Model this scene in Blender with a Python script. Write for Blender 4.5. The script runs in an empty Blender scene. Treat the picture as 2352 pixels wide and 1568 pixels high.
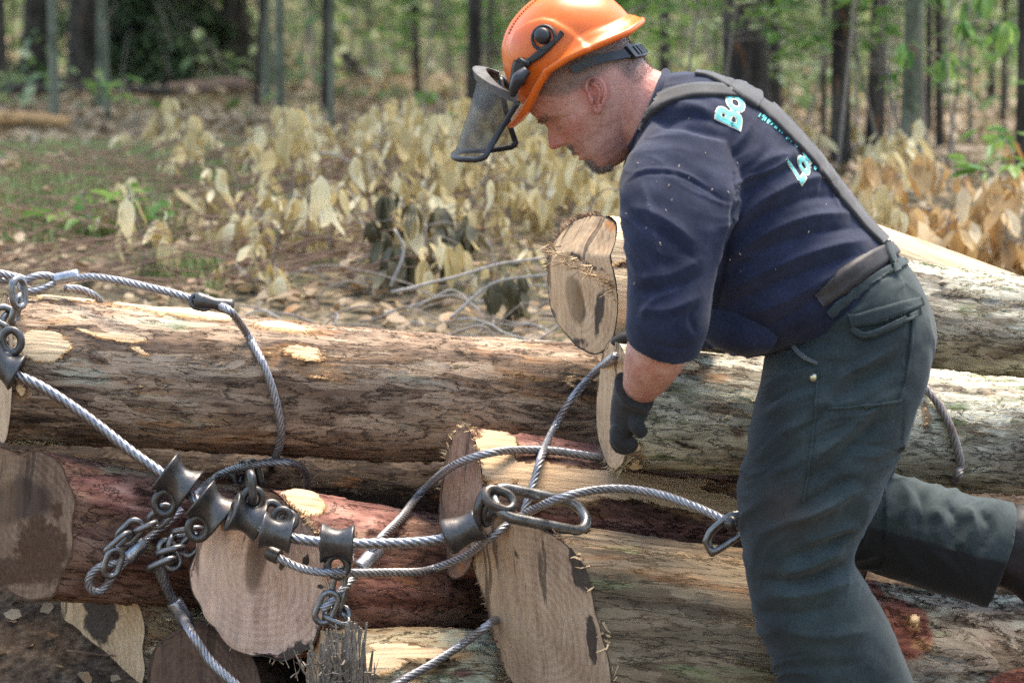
import bpy, bmesh, math, random
import numpy as np
from mathutils import Vector, Matrix
from mathutils.bvhtree import BVHTree

# ------------------------------------------------------------------ camera, world, sun
SC = bpy.context.scene
COL = SC.collection
R = math.radians
CAM_Y, CAM_Z, PITCH, FPX = -5.0, 1.45, R(5.63), 6533.0     # FPX: focal length in units of a 2352 wide picture
cam_d = bpy.data.cameras.new('camera')
cam_d.lens = 100.0; cam_d.sensor_width = 36.0
cam_d.clip_start = 0.1; cam_d.clip_end = 2000.0
cam_d.dof.use_dof = True; cam_d.dof.focus_distance = 5.32; cam_d.dof.aperture_fstop = 4.5
cam_o = bpy.data.objects.new('camera', cam_d); COL.objects.link(cam_o)
cam_o.location = (0, CAM_Y, CAM_Z); cam_o.rotation_euler = (R(90) - PITCH, 0, 0)
SC.camera = cam_o

SUN_EL, SUN_AZ = R(70), R(30)          # azimuth measured from +Y (away from camera) towards +X
W = bpy.data.worlds.new('World'); SC.world = W; W.use_nodes = True
_nt = W.node_tree; _nt.nodes.clear()
_sky = _nt.nodes.new('ShaderNodeTexSky'); _sky.sky_type = 'NISHITA'; _sky.sun_disc = False
_sky.sun_elevation = SUN_EL; _sky.sun_rotation = SUN_AZ
_bg = _nt.nodes.new('ShaderNodeBackground'); _bg.inputs['Strength'].default_value = 0.15
_wo = _nt.nodes.new('ShaderNodeOutputWorld')
_nt.links.new(_sky.outputs[0], _bg.inputs[0]); _nt.links.new(_bg.outputs[0], _wo.inputs[0])
sun_d = bpy.data.lights.new('sun', 'SUN'); sun_d.energy = 2.8; sun_d.angle = R(34); sun_d.color = (1.0, 0.95, 0.87)
sun_o = bpy.data.objects.new('sun', sun_d); COL.objects.link(sun_o)
_sd = Vector((math.sin(SUN_AZ)*math.cos(SUN_EL), math.cos(SUN_AZ)*math.cos(SUN_EL), math.sin(SUN_EL)))
sun_o.rotation_euler = _sd.to_track_quat('Z', 'Y').to_euler()
sun_o.location = _sd*30
SC.view_settings.view_transform = 'Standard'; SC.view_settings.look = 'None'
SC.view_settings.exposure = 2.12; SC.view_settings.gamma = 1.0
SC.view_settings.use_curve_mapping = False
SC.view_settings.use_white_balance = True; SC.view_settings.white_balance_temperature = 7200
SC.cycles.use_denoising = False
SC.cycles.max_bounces = 6; SC.cycles.diffuse_bounces = 3; SC.cycles.transparent_max_bounces = 16

# ------------------------------------------------------------------ picture <-> place
CP, SP = math.cos(PITCH), math.sin(PITCH)
def ray(x, y):
    rx, ry = (x - 1176)/FPX, -(y - 784)/FPX
    return Vector((rx, CP + ry*SP, -SP + ry*CP))
CAMP = Vector((0, CAM_Y, CAM_Z))
def P(x, y, Y):
    d = ray(x, y)
    return CAMP + d*((Y - CAM_Y)/d.y)
def toV(a):
    """world points (n,3) -> picture coords"""
    a = np.asarray(a, float)
    dx, dy, dz = a[:, 0], a[:, 1] - CAM_Y, a[:, 2] - CAM_Z
    f = dy*CP - dz*SP; u = dy*SP + dz*CP
    return np.stack([1176 + FPX*dx/f, 784 - FPX*u/f], 1)

# ------------------------------------------------------------------ numpy noise
def _hash(i, j, k, s):
    h = (i.astype(np.uint64)*np.uint64(374761393) + j.astype(np.uint64)*np.uint64(668265263)
         + k.astype(np.uint64)*np.uint64(2147483647) + np.uint64(s*1274126177 & 0xffffffff)) & np.uint64(0xffffffff)
    h = ((h ^ (h >> np.uint64(13)))*np.uint64(1274126177)) & np.uint64(0xffffffff)
    h = ((h ^ (h >> np.uint64(16)))*np.uint64(2246822519)) & np.uint64(0xffffffff)
    return ((h ^ (h >> np.uint64(15))) & np.uint64(0xffffff)).astype(float)/0xffffff
def vnoise(p, seed=0):
    p = np.asarray(p, float) + 1000.0
    f = np.floor(p); t = p - f; t = t*t*(3 - 2*t); i = f.astype(np.int64)
    out = 0
    for a in (0, 1):
        for b in (0, 1):
            for c in (0, 1):
                w = (t[:, 0] if a else 1 - t[:, 0])*(t[:, 1] if b else 1 - t[:, 1])*(t[:, 2] if c else 1 - t[:, 2])
                out = out + w*_hash(i[:, 0] + a, i[:, 1] + b, i[:, 2] + c, seed)
    return out*2 - 1
def fbm(p, octv=4, seed=0, gain=0.5):
    p = np.asarray(p, float); a = 1.0; s = 0; n = 0
    for o in range(octv):
        s = s + a*vnoise(p*(2.03**o) + 17.1*o, seed + o); n += a; a *= gain
    return s/n

# ------------------------------------------------------------------ objects
def tag(o, label=None, cat=None, group=None, kind=None):
    if label: o['label'] = label
    if cat: o['category'] = cat
    if group: o['group'] = group
    if kind: o['kind'] = kind
    return o
def empty(name, loc, label=None, cat=None, group=None):
    o = bpy.data.objects.new(name, None); COL.objects.link(o); o.location = loc; o.empty_display_size = 0.05
    return tag(o, label, cat, group)
def mesh_from(name, v, f, smooth=True):
    me = bpy.data.meshes.new(name)
    v = np.asarray(v, float)
    me.vertices.add(len(v)); me.vertices.foreach_set('co', v.ravel())
    if isinstance(f, np.ndarray):
        n, k = f.shape
        me.loops.add(n*k); me.loops.foreach_set('vertex_index', f.ravel().astype(np.int32))
        me.polygons.add(n)
        me.polygons.foreach_set('loop_start', np.arange(0, n*k, k, dtype=np.int32))
    else:
        tot = [len(q) for q in f]
        me.loops.add(sum(tot)); me.loops.foreach_set('vertex_index', np.concatenate([np.asarray(q) for q in f]).astype(np.int32))
        me.polygons.add(len(f))
        me.polygons.foreach_set('loop_start', np.concatenate([[0], np.cumsum(tot)[:-1]]).astype(np.int32))
    me.update(calc_edges=True); me.validate()
    me.polygons.foreach_set('use_smooth', np.full(len(me.polygons), smooth, dtype=bool))
    return me
def link(name, me, mat=None, parent=None):
    """parent transforms are pure translations (empties) or identity: keep world coordinates of the vertices"""
    o = bpy.data.objects.new(name, me); COL.objects.link(o)
    if mat:
        for m in (mat if isinstance(mat, (list, tuple)) else [mat]): me.materials.append(m)
    if parent is not None:
        o.parent = parent
        off = Vector((0, 0, 0)); q = parent
        M = Matrix.Identity(4)
        chain = []
        while q is not None: chain.append(q); q = q.parent
        for q in reversed(chain): M = M @ q.matrix_parent_inverse @ q.matrix_basis
        o.matrix_parent_inverse = M.inverted()
    return o
def obj(name, v, f, mat=None, parent=None, smooth=True):
    return link(name, mesh_from(name, v, f, smooth), mat, parent)
def attr_col(me, name, arr):
    a = me.attributes.new(name, 'FLOAT_COLOR', 'POINT')
    arr = np.asarray(arr, float)
    if arr.shape[1] == 3: arr = np.concatenate([arr, np.ones((len(arr), 1))], 1)
    a.data.foreach_set('color', arr.ravel())
def attr_f(me, name, arr):
    a = me.attributes.new(name, 'FLOAT', 'POINT'); a.data.foreach_set('value', np.asarray(arr, float).ravel())
class MB:
    """collects shapes for ONE mesh"""
    def __init__(s): s.v = []; s.f = []; s.n = 0
    def add(s, v, f):
        v = np.asarray(v, float); s.v.append(v); n = s.n
        for q in f: s.f.append([int(i) + n for i in q])
        s.n += len(v); return s
    def build(s, name, mat=None, parent=None, smooth=True):
        return obj(name, np.concatenate(s.v), s.f, mat, parent, smooth)
    def mesh(s, name, smooth=True): return mesh_from(name, np.concatenate(s.v), s.f, smooth)
def grid_faces(nu, nv, wrap_v=True):
    """rings nu (open) x nv (closed)"""
    i = np.arange(nu - 1)[:, None]; j = np.arange(nv if wrap_v else nv - 1)[None, :]
    a = i*nv + j; b = i*nv + (j + 1) % nv
    return np.stack([a, b, b + nv, a + nv], -1).reshape(-1, 4)
def catmull(pts, step):
    pts = [np.asarray(p, float) for p in pts]
    P0 = [2*pts[0] - pts[1]] + pts + [2*pts[-1] - pts[-2]]
    out = []
    for i in range(1, len(P0) - 2):
        a, b, c, d = P0[i-1:i+3]
        L = np.linalg.norm(c[:3] - b[:3]); n = max(2, int(L/step)*1 + 1)
        t = np.linspace(0, 1, n, endpoint=False)[:, None]
        out.append(0.5*(2*b + (c - a)*t + (2*a - 5*b + 4*c - d)*t**2 + (3*b - a - 3*c + d)*t**3))
    out.append(pts[-1][None])
    return np.concatenate(out)
def frames(c):
    """parallel transport frames along curve c (n,3)"""
    t = np.gradient(c, axis=0); t /= np.linalg.norm(t, axis=1)[:, None] + 1e-12
    u = np.zeros_like(c)
    r = np.array([0, 0, 1.0]) if abs(t[0][2]) < 0.9 else np.array([1.0, 0, 0])
    u0 = np.cross(t[0], r); u0 /= np.linalg.norm(u0); u[0] = u0
    for i in range(1, len(c)):
        w = u[i-1] - t[i]*np.dot(u[i-1], t[i]); u[i] = w/(np.linalg.norm(w) + 1e-12)
    return t, u, np.cross(t, u)
def tube(c, r, n=12, closed=False, caps=True):
    c = np.asarray(c, float); m = len(c)
    r = np.broadcast_to(np.asarray(r, float), (m,))
    if closed:
        t = np.roll(c, -1, 0) - np.roll(c, 1, 0); t /= np.linalg.norm(t, axis=1)[:, None]
        nrm = np.cross(c[1] - c[0], c[m//3] - c[0]); nrm /= np.linalg.norm(nrm)
        b = np.broadcast_to(nrm, c.shape); u = np.cross(b, t); u /= np.linalg.norm(u, axis=1)[:, None]; w = np.cross(t, u)
    else: t, u, w = frames(c)
    th = np.linspace(0, 2*np.pi, n, endpoint=False)
    v = c[:, None] + r[:, None, None]*(np.cos(th)[None, :, None]*u[:, None] + np.sin(th)[None, :, None]*w[:, None])
    v = v.reshape(-1, 3); f = grid_faces(m, n).tolist()
    if closed:
        f += [[(m-1)*n + j, (m-1)*n + (j+1) % n, (j+1) % n, j] for j in range(n)]
    elif caps:
        f += [list(range(n))[::-1], [(m-1)*n + j for j in range(n)]]
    return v, f
def lathe(prof, n=24, origin=(0, 0, 0), axis=(0, 0, 1), closed=False):
    """prof: (r, t) along axis"""
    ax = np.asarray(axis, float); ax /= np.linalg.norm(ax)
    h = np.array([0, 0, 1.0]) if abs(ax[2]) < 0.9 else np.array([1.0, 0, 0])
    u = np.cross(ax, h); u /= np.linalg.norm(u); w = np.cross(ax, u)
    th = np.linspace(0, 2*np.pi, n, endpoint=False); o = np.asarray(origin, float)
    v = np.concatenate([o + ax*t + r*(np.cos(th)[:, None]*u + np.sin(th)[:, None]*w) for r, t in prof])
    m = len(prof); f = grid_faces(m, n).tolist()
    if closed: f += [[(m-1)*n + j, (m-1)*n + (j+1) % n, (j+1) % n, j] for j in range(n)]
    return v, f
def remeshed(parts, voxel, smooth_it=4, name='m', factor=0.5):
    """union of closed shapes as one continuous surface -> (verts, quads)"""
    mb = MB()
    for v, f in parts: mb.add(v, f)
    me = mb.mesh(name + '_src'); o = bpy.data.objects.new(name + '_src', me); COL.objects.link(o)
    m = o.modifiers.new('r', 'REMESH'); m.mode = 'VOXEL'; m.voxel_size = voxel
    if smooth_it:
        s = o.modifiers.new('s', 'SMOOTH'); s.iterations = smooth_it; s.factor = factor
    dg = bpy.context.evaluated_depsgraph_get()
    out = bpy.data.meshes.new_from_object(o.evaluated_get(dg))
    bpy.data.objects.remove(o); bpy.data.meshes.remove(me)
    n = len(out.vertices); v = np.empty(n*3); out.vertices.foreach_get('co', v)
    f = [list(p.vertices) for p in out.polygons]
    nr = np.empty(n*3); out.vertex_normals.foreach_get('vector', nr)
    bpy.data.meshes.remove(out)
    return v.reshape(-1, 3), f, nr.reshape(-1, 3)

# ------------------------------------------------------------------ materials
class NT:
    def __init__(s, name):
        s.m = bpy.data.materials.new(name); s.m.use_nodes = True; s.t = s.m.node_tree; s.t.nodes.clear()
    def set(s, sock, v):
        if isinstance(v, bpy.types.NodeSocket): s.t.links.new(v, sock)
        elif isinstance(v, (tuple, list)) and len(v) == 3 and sock.type == 'RGBA': sock.default_value = (*v, 1)
        else: sock.default_value = v
    def n(s, typ, props=None, **ins):
        nd = s.t.nodes.new('ShaderNode' + typ)
        for k, v in (props or {}).items(): setattr(nd, k, v)
        for k, v in ins.items(): s.set(nd.inputs[k.replace('_', ' ')], v)
        return nd
    def math(s, op, a, b=0.0, c=0.0, clamp=False):
        nd = s.t.nodes.new('ShaderNodeMath'); nd.operation = op; nd.use_clamp = clamp
        for i, v in enumerate((a, b, c)): s.set(nd.inputs[i], v)
        return nd.outputs[0]
    def mix(s, fac, a, b, blend='MIX'):
        nd = s.t.nodes.new('ShaderNodeMix'); nd.data_type = 'RGBA'; nd.blend_type = blend; nd.clamp_factor = True
        s.set(nd.inputs[0], fac); s.set(nd.inputs[6], a); s.set(nd.inputs[7], b)
        return nd.outputs[2]
    def ramp(s, fac, stops, interp='LINEAR'):
        nd = s.t.nodes.new('ShaderNodeValToRGB'); nd.color_ramp.interpolation = interp
        el = nd.color_ramp.elements
        while len(el) < len(stops): el.new(0.5)
        for e, (p, c) in zip(el, stops):
            e.position = p; e.color = (c, c, c, 1) if isinstance(c, (int, float)) else (*c, 1)
        s.set(nd.inputs[0], fac); return nd.outputs[0]
    def coord(s, kind='Object', scale=(1, 1, 1)):
        tc = s.n('TexCoord'); mp = s.n('Mapping', Vector=tc.outputs[kind]); mp.inputs['Scale'].default_value = scale
        return mp.outputs[0]
    def noise(s, vec, scale, detail=4, rough=0.55, dist=0.0, out='Fac'):
        return s.n('TexNoise', Vector=vec, Scale=scale, Detail=detail, Roughness=rough, Distortion=dist).outputs[out]
    def attr(s, name):
        nd = s.t.nodes.new('ShaderNodeAttribute'); nd.attribute_name = name; return nd
    def sep(s, col):
        nd = s.n('SeparateColor', Color=col); return nd.outputs
    def smooth(s, x, a, b):
        nd = s.t.nodes.new('ShaderNodeMapRange'); nd.interpolation_type = 'SMOOTHSTEP'
        s.set(nd.inputs[0], x); s.set(nd.inputs[1], a); s.set(nd.inputs[2], b); nd.inputs[3].default_value = 0; nd.inputs[4].default_value = 1
        return nd.outputs[0]
    def bump(s, h, strength=0.5, dist=0.01, normal=None):
        nd = s.n('Bump', Strength=strength, Distance=dist, Height=h)
        if normal is not None: s.set(nd.inputs['Normal'], normal)
        return nd.outputs[0]
    def vadd(s, a, b, scale=1.0):
        nd = s.t.nodes.new('ShaderNodeVectorMath'); nd.operation = 'MULTIPLY_ADD'
        s.set(nd.inputs[0], b); nd.inputs[1].default_value = (scale,)*3; s.set(nd.inputs[2], a); return nd.outputs[0]
    def out(s, **ins):
        p = s.n('BsdfPrincipled', **ins); o = s.n('OutputMaterial', Surface=p.outputs[0]); s.o = o; s.p = p
        return s.m
    def disp(s, h, scale, mid=0.5):
        d = s.n('Displacement', Height=h, Scale=scale, Midlevel=mid); s.t.links.new(d.outputs[0], s.o.inputs['Displacement'])
        s.m.displacement_method = 'BOTH'
def simple(name, col, rough=0.6, var=0.15, scale=40, metal=0.0, bump=0.0, spec=0.5):
    t = NT(name); c = t.coord()
    nz = t.noise(c, scale, 5)
    a = tuple(x*(1 - var) for x in col); b = tuple(min(1, x*(1 + var)) for x in col)
    kw = dict(Base_Color=t.ramp(nz, [(0.3, a), (0.7, b)]), Roughness=rough, Metallic=metal, Specular_IOR_Level=spec)
    if bump: kw['Normal'] = t.bump(t.noise(c, scale*3, 4), bump, 0.002)
    return t.out(**kw)
# ------------------------------------------------------------------ wood, bark and steel materials
def bark_mat(name, dark, mid, light, lichen, plate=26, stretch=0.30, depth=0.010, lich=0.0, seed=0.0, scaly=1.0, peelcol=(0.60, 0.43, 0.26), redcol=(0.21, 0.072, 0.05), smooth=False):
    t = NT(name)
    lc = t.attr('lc').outputs['Vector']
    mp = t.n('Mapping', Vector=lc); mp.inputs['Scale'].default_value = (stretch, 1, 1); mp.inputs['Location'].default_value = (seed, seed*.7, 0)
    q = mp.outputs[0]
    nz = t.n('TexNoise', Vector=q, Scale=9, Detail=4).outputs['Color']
    q2 = t.vadd(q, nz, 0.05)
    nzf = t.n('TexNoise', Vector=q, Scale=55, Detail=3).outputs['Color']
    q3 = t.vadd(q2, nzf, 0.012)
    v1 = t.n('TexVoronoi', {'feature': 'F1'}, Vector=q3, Scale=plate*1.5)
    c1 = t.sep(v1.outputs['Color'])
    fine = t.noise(q3, 60, 6, 0.68)
    def terrace(src, n):
        x = t.math('MULTIPLY', src, n); fl = t.math('FLOOR', x); fr = t.math('SUBTRACT', x, fl)
        st = t.smooth(fr, 0.0, 0.22)
        return t.math('DIVIDE', t.math('ADD', fl, st), n), fr
    # layered flakes: two sets of overlapping broken sheets
    n1 = t.noise(q3, plate*.75, 7, 0.62, 0.35); n2 = t.noise(q3, plate*1.9, 5, 0.6, 0.5)
    h1, f1 = terrace(n1, 8.0); h2, f2 = terrace(n2, 5.0)
    h = t.math('ADD', t.math('MULTIPLY', h1, 0.95), t.math('MULTIPLY', h2, 0.30))
    h = t.math('ADD', h, t.math('MULTIPLY', c1[0], 0.12))
    h = t.math('ADD', h, t.math('MULTIPLY', fine, 0.20))
    h = t.math('SUBTRACT', h, 0.35)
    e1 = t.math('MULTIPLY', t.smooth(f1, 0.0, 0.30), t.math('ADD', 0.55, t.math('MULTIPLY', t.smooth(f2, 0.0, 0.3), 0.45)))
    m = t.sep(t.attr('mask').outputs['Color'])
    brk = t.noise(q3, 13, 7, 0.68)
    brk2 = t.noise(q2, 6, 5, 0.6)
    def mask(ch, nz_, amp=2.1, lo=0.44, hi=0.57):
        return t.smooth(t.math('ADD', ch, t.math('MULTIPLY', t.math('SUBTRACT', nz_, 0.5), amp)), lo, hi)
    peel = mask(m[0], brk); red = mask(m[1], brk2, 1.7, 0.38, 0.62); lic = mask(m[2], fine, 1.6, 0.38, 0.66)
    # colours
    tone = t.math('ADD', t.math('MULTIPLY', c1[1], 0.16), t.math('ADD', t.math('MULTIPLY', fine, 0.34), t.math('ADD', t.math('MULTIPLY', t.noise(q2, 11, 4), 0.28), t.math('MULTIPLY', n1, 0.22))))
    col = t.ramp(tone, [(0.37, dark), (0.47, mid), (0.58, light)])
    big = t.noise(lc, 7, 5)
    col = t.mix(t.smooth(big, 0.5, 0.68), col, t.mix(0.5, col, light))
    orange = t.smooth(t.noise(q2, 17, 4), 0.62, 0.72)
    col = t.mix(t.math('MULTIPLY', orange, 0.55), col, (0.30, 0.125, 0.045))
    licol = t.ramp(t.noise(q, 40, 4), [(0.35, lichen), (0.52, tuple(min(1, x*1.35) for x in lichen)), (0.66, (0.16, 0.19, 0.08))])
    if lich: lic = t.math('MAXIMUM', lic, t.math('MULTIPLY', t.smooth(t.noise(q2, 12, 6, .7), 0.60 - lich*.25, 0.72 - lich*.2), 0.9))
    lic = t.math('MULTIPLY', lic, t.smooth(n1, 0.36, 0.5))
    col = t.mix(lic, col, licol)
    rc = t.ramp(t.noise(q2, 30, 5), [(0.3, tuple(x*.35 for x in redcol)), (0.5, redcol), (0.75, (redcol[0]*1.9, redcol[1]*2.6, redcol[2]*2.6))])
    col = t.mix(red, col, rc)
    mp2 = t.n('Mapping', Vector=lc); mp2.inputs['Scale'].default_value = (0.06, 1, 1)
    fib = t.noise(mp2.outputs[0], 130, 4)
    pc = t.ramp(t.math('ADD', t.math('MULTIPLY', fib, 0.6), t.math('MULTIPLY', t.noise(q2, 8, 3), 0.4)),
                [(0.30, (0.30, 0.13, 0.05)), (0.43, peelcol), (0.62, tuple(min(1, x*1.45) for x in peelcol))])
    halo = t.smooth(t.math('ADD', m[0], t.math('MULTIPLY', t.math('SUBTRACT', t.noise(q2, 15, 5, .65), 0.5), 2.0)), 0.30, 0.50)
    col = t.mix(t.math('MULTIPLY', halo, .75), col, t.ramp(fine, [(.35, (.20, .085, .035)), (.6, (.42, .24, .12))]))
    col = t.mix(peel, col, pc)
    ckd = t.math('MULTIPLY', t.math('SUBTRACT', 1.0, e1), t.math('SUBTRACT', 0.62, t.math('MULTIPLY', peel, 0.6)))
    col = t.mix(t.math('MULTIPLY', ckd, scaly), col, tuple(x*.35 for x in dark))
    hp = t.math('ADD', 0.12, t.math('MULTIPLY', fib, 0.16))
    hh = t.n('Mix', {'data_type': 'FLOAT'}); t.set(hh.inputs[0], peel); t.set(hh.inputs[2], h); t.set(hh.inputs[3], hp)
    nrm = t.bump(t.math('ADD', t.math('MULTIPLY', fine, 0.6), t.math('MULTIPLY', fib, 0.3)), 0.95, 0.006)
    t.out(Base_Color=col, Roughness=0.88, Specular_IOR_Level=0.25, Normal=nrm)
    t.disp(hh.outputs[0], depth*3.0, 0.35)
    return t.m
def cut_mat(name, a, b, heart, ring=150, saw=0.25, stain=(0.05, 0.035, 0.025)):
    """sawn or torn wood; lc = (0, y, z) in the log's own axes; mask R heart, G dark stain and painted shade, B orange rim"""
    t = NT(name)
    lc = t.attr('lc').outputs['Vector']
    nz = t.n('TexNoise', Vector=lc, Scale=9, Detail=4).outputs['Color']
    q = t.vadd(lc, nz, 0.025)
    mp = t.n('Mapping', Vector=q); mp.inputs['Scale'].default_value = (0, 1, 1)
    ln = t.t.nodes.new('ShaderNodeVectorMath'); ln.operation = 'LENGTH'; t.set(ln.inputs[0], mp.outputs[0])
    rr = t.math('SINE', t.math('ADD', t.math('MULTIPLY', ln.outputs['Value'], ring*3.0), t.math('MULTIPLY', t.noise(q, 14, 3), 9.0)))
    sp = t.n('Mapping', Vector=lc); sp.inputs['Rotation'].default_value = (0.25, 0, 0); sp.inputs['Scale'].default_value = (1, 1, 0.06)
    sawn = t.noise(sp.outputs[0], 190, 3, 0.6)
    sq = t.n('Mapping', Vector=q); sq.inputs['Rotation'].default_value = (0.12, 0, 0); sq.inputs['Scale'].default_value = (1, 1, 0.10)
    band = t.noise(sq.outputs[0], 42, 5, 0.6)
    fn = t.noise(lc, 120, 5, 0.7); bg = t.math('ADD', t.math('MULTIPLY', t.noise(q, 11, 4), .45), t.math('MULTIPLY', band, .55))
    tone = t.math('ADD', t.math('ADD', t.math('MULTIPLY', rr, 0.026), t.math('MULTIPLY', fn, 0.23)), t.math('ADD', t.math('MULTIPLY', bg, 0.50), t.math('MULTIPLY', sawn, 0.27)))
    col = t.ramp(tone, [(0.34, tuple(x*.55 for x in a)), (0.46, a), (0.58, b)])
    m = t.sep(t.attr('mask').outputs['Color'])
    hm = t.smooth(t.math('ADD', m[0], t.math('MULTIPLY', t.math('SUBTRACT', t.noise(q, 16, 4), 0.5), 0.5)), 0.35, 0.65)
    col = t.mix(hm, col, t.ramp(t.noise(sp.outputs[0], 60, 3), [(0.3, tuple(x*.6 for x in heart)), (0.7, tuple(x*1.3 for x in heart))]))
    pk = t.n('SeparateXYZ', Vector=q); side = t.smooth(pk.outputs['Y'], .02, -.035)
    col = t.mix(t.math('MULTIPLY', side, .45), col, t.ramp(band, [(.38, tuple(x*.72 for x in b)), (.6, (b[0]*1.12, b[1]*1.05, b[2]*.92))]))
    om = t.smooth(t.math('ADD', m[2], t.math('MULTIPLY', t.math('SUBTRACT', t.noise(q, 26, 4), 0.5), 0.9)), 0.42, 0.58)
    col = t.mix(om, col, t.ramp(fn, [(0.3, (0.28, 0.09, 0.03)), (0.7, (0.52, 0.26, 0.10))]))
    cr = t.n('Mapping', Vector=q); cr.inputs['Scale'].default_value = (1, 1, 0.12)
    crack = t.smooth(t.noise(cr.outputs[0], 34, 4), 0.62, 0.68)
    col = t.mix(t.math('MULTIPLY', crack, 0.7), col, (0.04, 0.025, 0.016))
    dm = t.smooth(t.math('ADD', m[1], t.math('MULTIPLY', t.math('SUBTRACT', t.noise(lc, 38, 6, .65), 0.5), 0.85)), 0.44, 0.60)
    col = t.mix(dm, col, t.ramp(fn, [(0.35, stain), (0.75, tuple(x*2.2 + .004 for x in stain))]))
    hgt = t.math('ADD', t.math('ADD', t.math('MULTIPLY', sawn, saw), t.math('MULTIPLY', fn, 0.35)), t.math('MULTIPLY', crack, -0.7))
    return t.out(Base_Color=col, Roughness=0.8, Specular_IOR_Level=0.2, Normal=t.bump(hgt, 0.6, 0.004))
def steel_mat(name, col, rough, rust=0.3, metal=0.9, grime_shade=(0.035, 0.028, 0.022), rcol=(0.10, 0.055, 0.032)):
    t = NT(name); c = t.coord()
    n1 = t.noise(c, 60, 5, .65); n2 = t.noise(c, 18, 4); n3 = t.noise(c, 230, 3)
    base = t.ramp(t.math('ADD', t.math('MULTIPLY', n1, .6), t.math('MULTIPLY', n3, .4)), [(0.35, tuple(x*.55 for x in col)), (0.62, col)])
    g = t.smooth(n1, 0.55 + .1*(1 - rust), 0.72); r = t.math('MULTIPLY', t.smooth(n2, 0.62 - rust*.25, 0.74 - rust*.2), rust + .25)
    base = t.mix(t.math('MULTIPLY', g, 0.7), base, grime_shade); base = t.mix(r, base, rcol)
    gr = t.attr('groove_shade').outputs['Fac']; base = t.mix(t.math('MULTIPLY', gr, .9), base, grime_shade)  # grooves darkened in the colour, as shade between the strands
    mt = t.math('SUBTRACT', metal, t.math('MULTIPLY', t.math('MAXIMUM', t.math('MULTIPLY', g, .7), r), 0.75), clamp=True)
    ro = t.math('ADD', rough, t.math('MULTIPLY', t.math('SUBTRACT', n1, 0.5), 0.35))
    return t.out(Base_Color=base, Roughness=ro, Metallic=mt, Specular_IOR_Level=0.45, Normal=t.bump(t.math('ADD', n1, t.math('MULTIPLY', n3, .6)), 0.22, 0.0015))
M = {}
BK = dict(dark=(0.058, 0.038, 0.028), mid=(0.235, 0.155, 0.102), light=(0.47, 0.345, 0.24), lichen=(0.36, 0.35, 0.26))
M['bark_brown'] = bark_mat('brown_flaky_bark', **BK, lich=0.2, plate=31, stretch=0.19)
M['bark_grey'] = bark_mat('pale_grey_flaky_bark', (0.055, 0.040, 0.028), (0.19, 0.15, 0.105), (0.34, 0.30, 0.23), (0.52, 0.48, 0.36), plate=27, stretch=0.24, lich=0.85, seed=3.1)
M['bark_red'] = bark_mat('reddish_torn_bark', (0.045, 0.020, 0.015), (0.16, 0.075, 0.05), (0.28, 0.16, 0.11), (0.28, 0.24, 0.13), plate=22, lich=0.05, seed=5.7, redcol=(0.245, 0.105, 0.080), peelcol=(0.48, 0.32, 0.19))
M['bark_dark'] = bark_mat('shade_darkened_bark', (0.018, 0.012, 0.009), (0.050, 0.033, 0.024), (0.10, 0.07, 0.05), (0.15, 0.15, 0.11), plate=26, seed=8.2)  # shade on the lower logs put into the bark colour
M['bark_thick'] = bark_mat('thick_fissured_bark', (0.035, 0.024, 0.017), (0.17, 0.125, 0.09), (0.32, 0.26, 0.20), (0.42, 0.41, 0.31), plate=15, stretch=0.36, depth=0.018, lich=0.45, seed=1.4)
M['bark_smooth'] = bark_mat('weathered_barkless_wood', (0.10, 0.068, 0.042), (0.19, 0.135, 0.082), (0.30, 0.22, 0.14), (0.20, 0.21, 0.10), plate=24, stretch=0.13, depth=0.009, lich=0.3, seed=2.3, scaly=0.75, peelcol=(0.36, 0.255, 0.15))
M['bark_yellow'] = bark_mat('yellowish_pale_bark', (0.08, 0.05, 0.028), (0.28, 0.19, 0.10), (0.42, 0.33, 0.20), (0.42, 0.42, 0.30), plate=20, stretch=0.25, lich=0.35, seed=6.6)
M['cut_pink'] = cut_mat('pinkish_cut_wood', (0.54, 0.335, 0.235), (0.72, 0.49, 0.36), (0.21, 0.13, 0.085))
M['cut_tan'] = cut_mat('tan_cut_wood', (0.46, 0.29, 0.165), (0.63, 0.44, 0.27), (0.17, 0.10, 0.05))
M['cut_dull'] = cut_mat('dull_brown_cut_wood', (0.36, 0.225, 0.14), (0.50, 0.345, 0.225), (0.14, 0.085, 0.055))
M['cut_dark'] = cut_mat('shade_darkened_cut_wood', (0.085, 0.050, 0.035), (0.15, 0.09, 0.06), (0.05, 0.03, 0.02))  # log end in shadow, its darkness put into the wood colour
M['cut_brown'] = cut_mat('shaded_brown_cut_wood', (0.16, 0.095, 0.06), (0.28, 0.175, 0.11), (0.08, 0.05, 0.035), stain=(0.062, 0.032, 0.017))  # brown end wood, with the shadow on it put into the colour
M['cut_red'] = cut_mat('reddish_cut_wood', (0.27, 0.15, 0.10), (0.40, 0.25, 0.17), (0.2, 0.1, 0.06))
M['fibre'] = simple('torn_wood_fibre', (0.50, 0.35, 0.20), 0.85, 0.35, 200)
M['fibre_grey'] = simple('grey_wood_fibre', (0.20, 0.165, 0.13), 0.9, 0.5, 150)
M['fibre_brown'] = simple('brown_wood_fibre', (0.22, 0.12, 0.07), 0.9, 0.4, 150)
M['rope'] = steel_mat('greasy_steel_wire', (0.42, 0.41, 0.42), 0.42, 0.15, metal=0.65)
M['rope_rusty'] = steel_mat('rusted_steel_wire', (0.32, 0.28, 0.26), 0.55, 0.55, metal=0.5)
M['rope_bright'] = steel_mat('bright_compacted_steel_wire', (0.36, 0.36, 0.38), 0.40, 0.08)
M['ferrule'] = steel_mat('pressed_steel_ferrule', (0.50, 0.50, 0.52), 0.38, 0.05)
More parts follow.
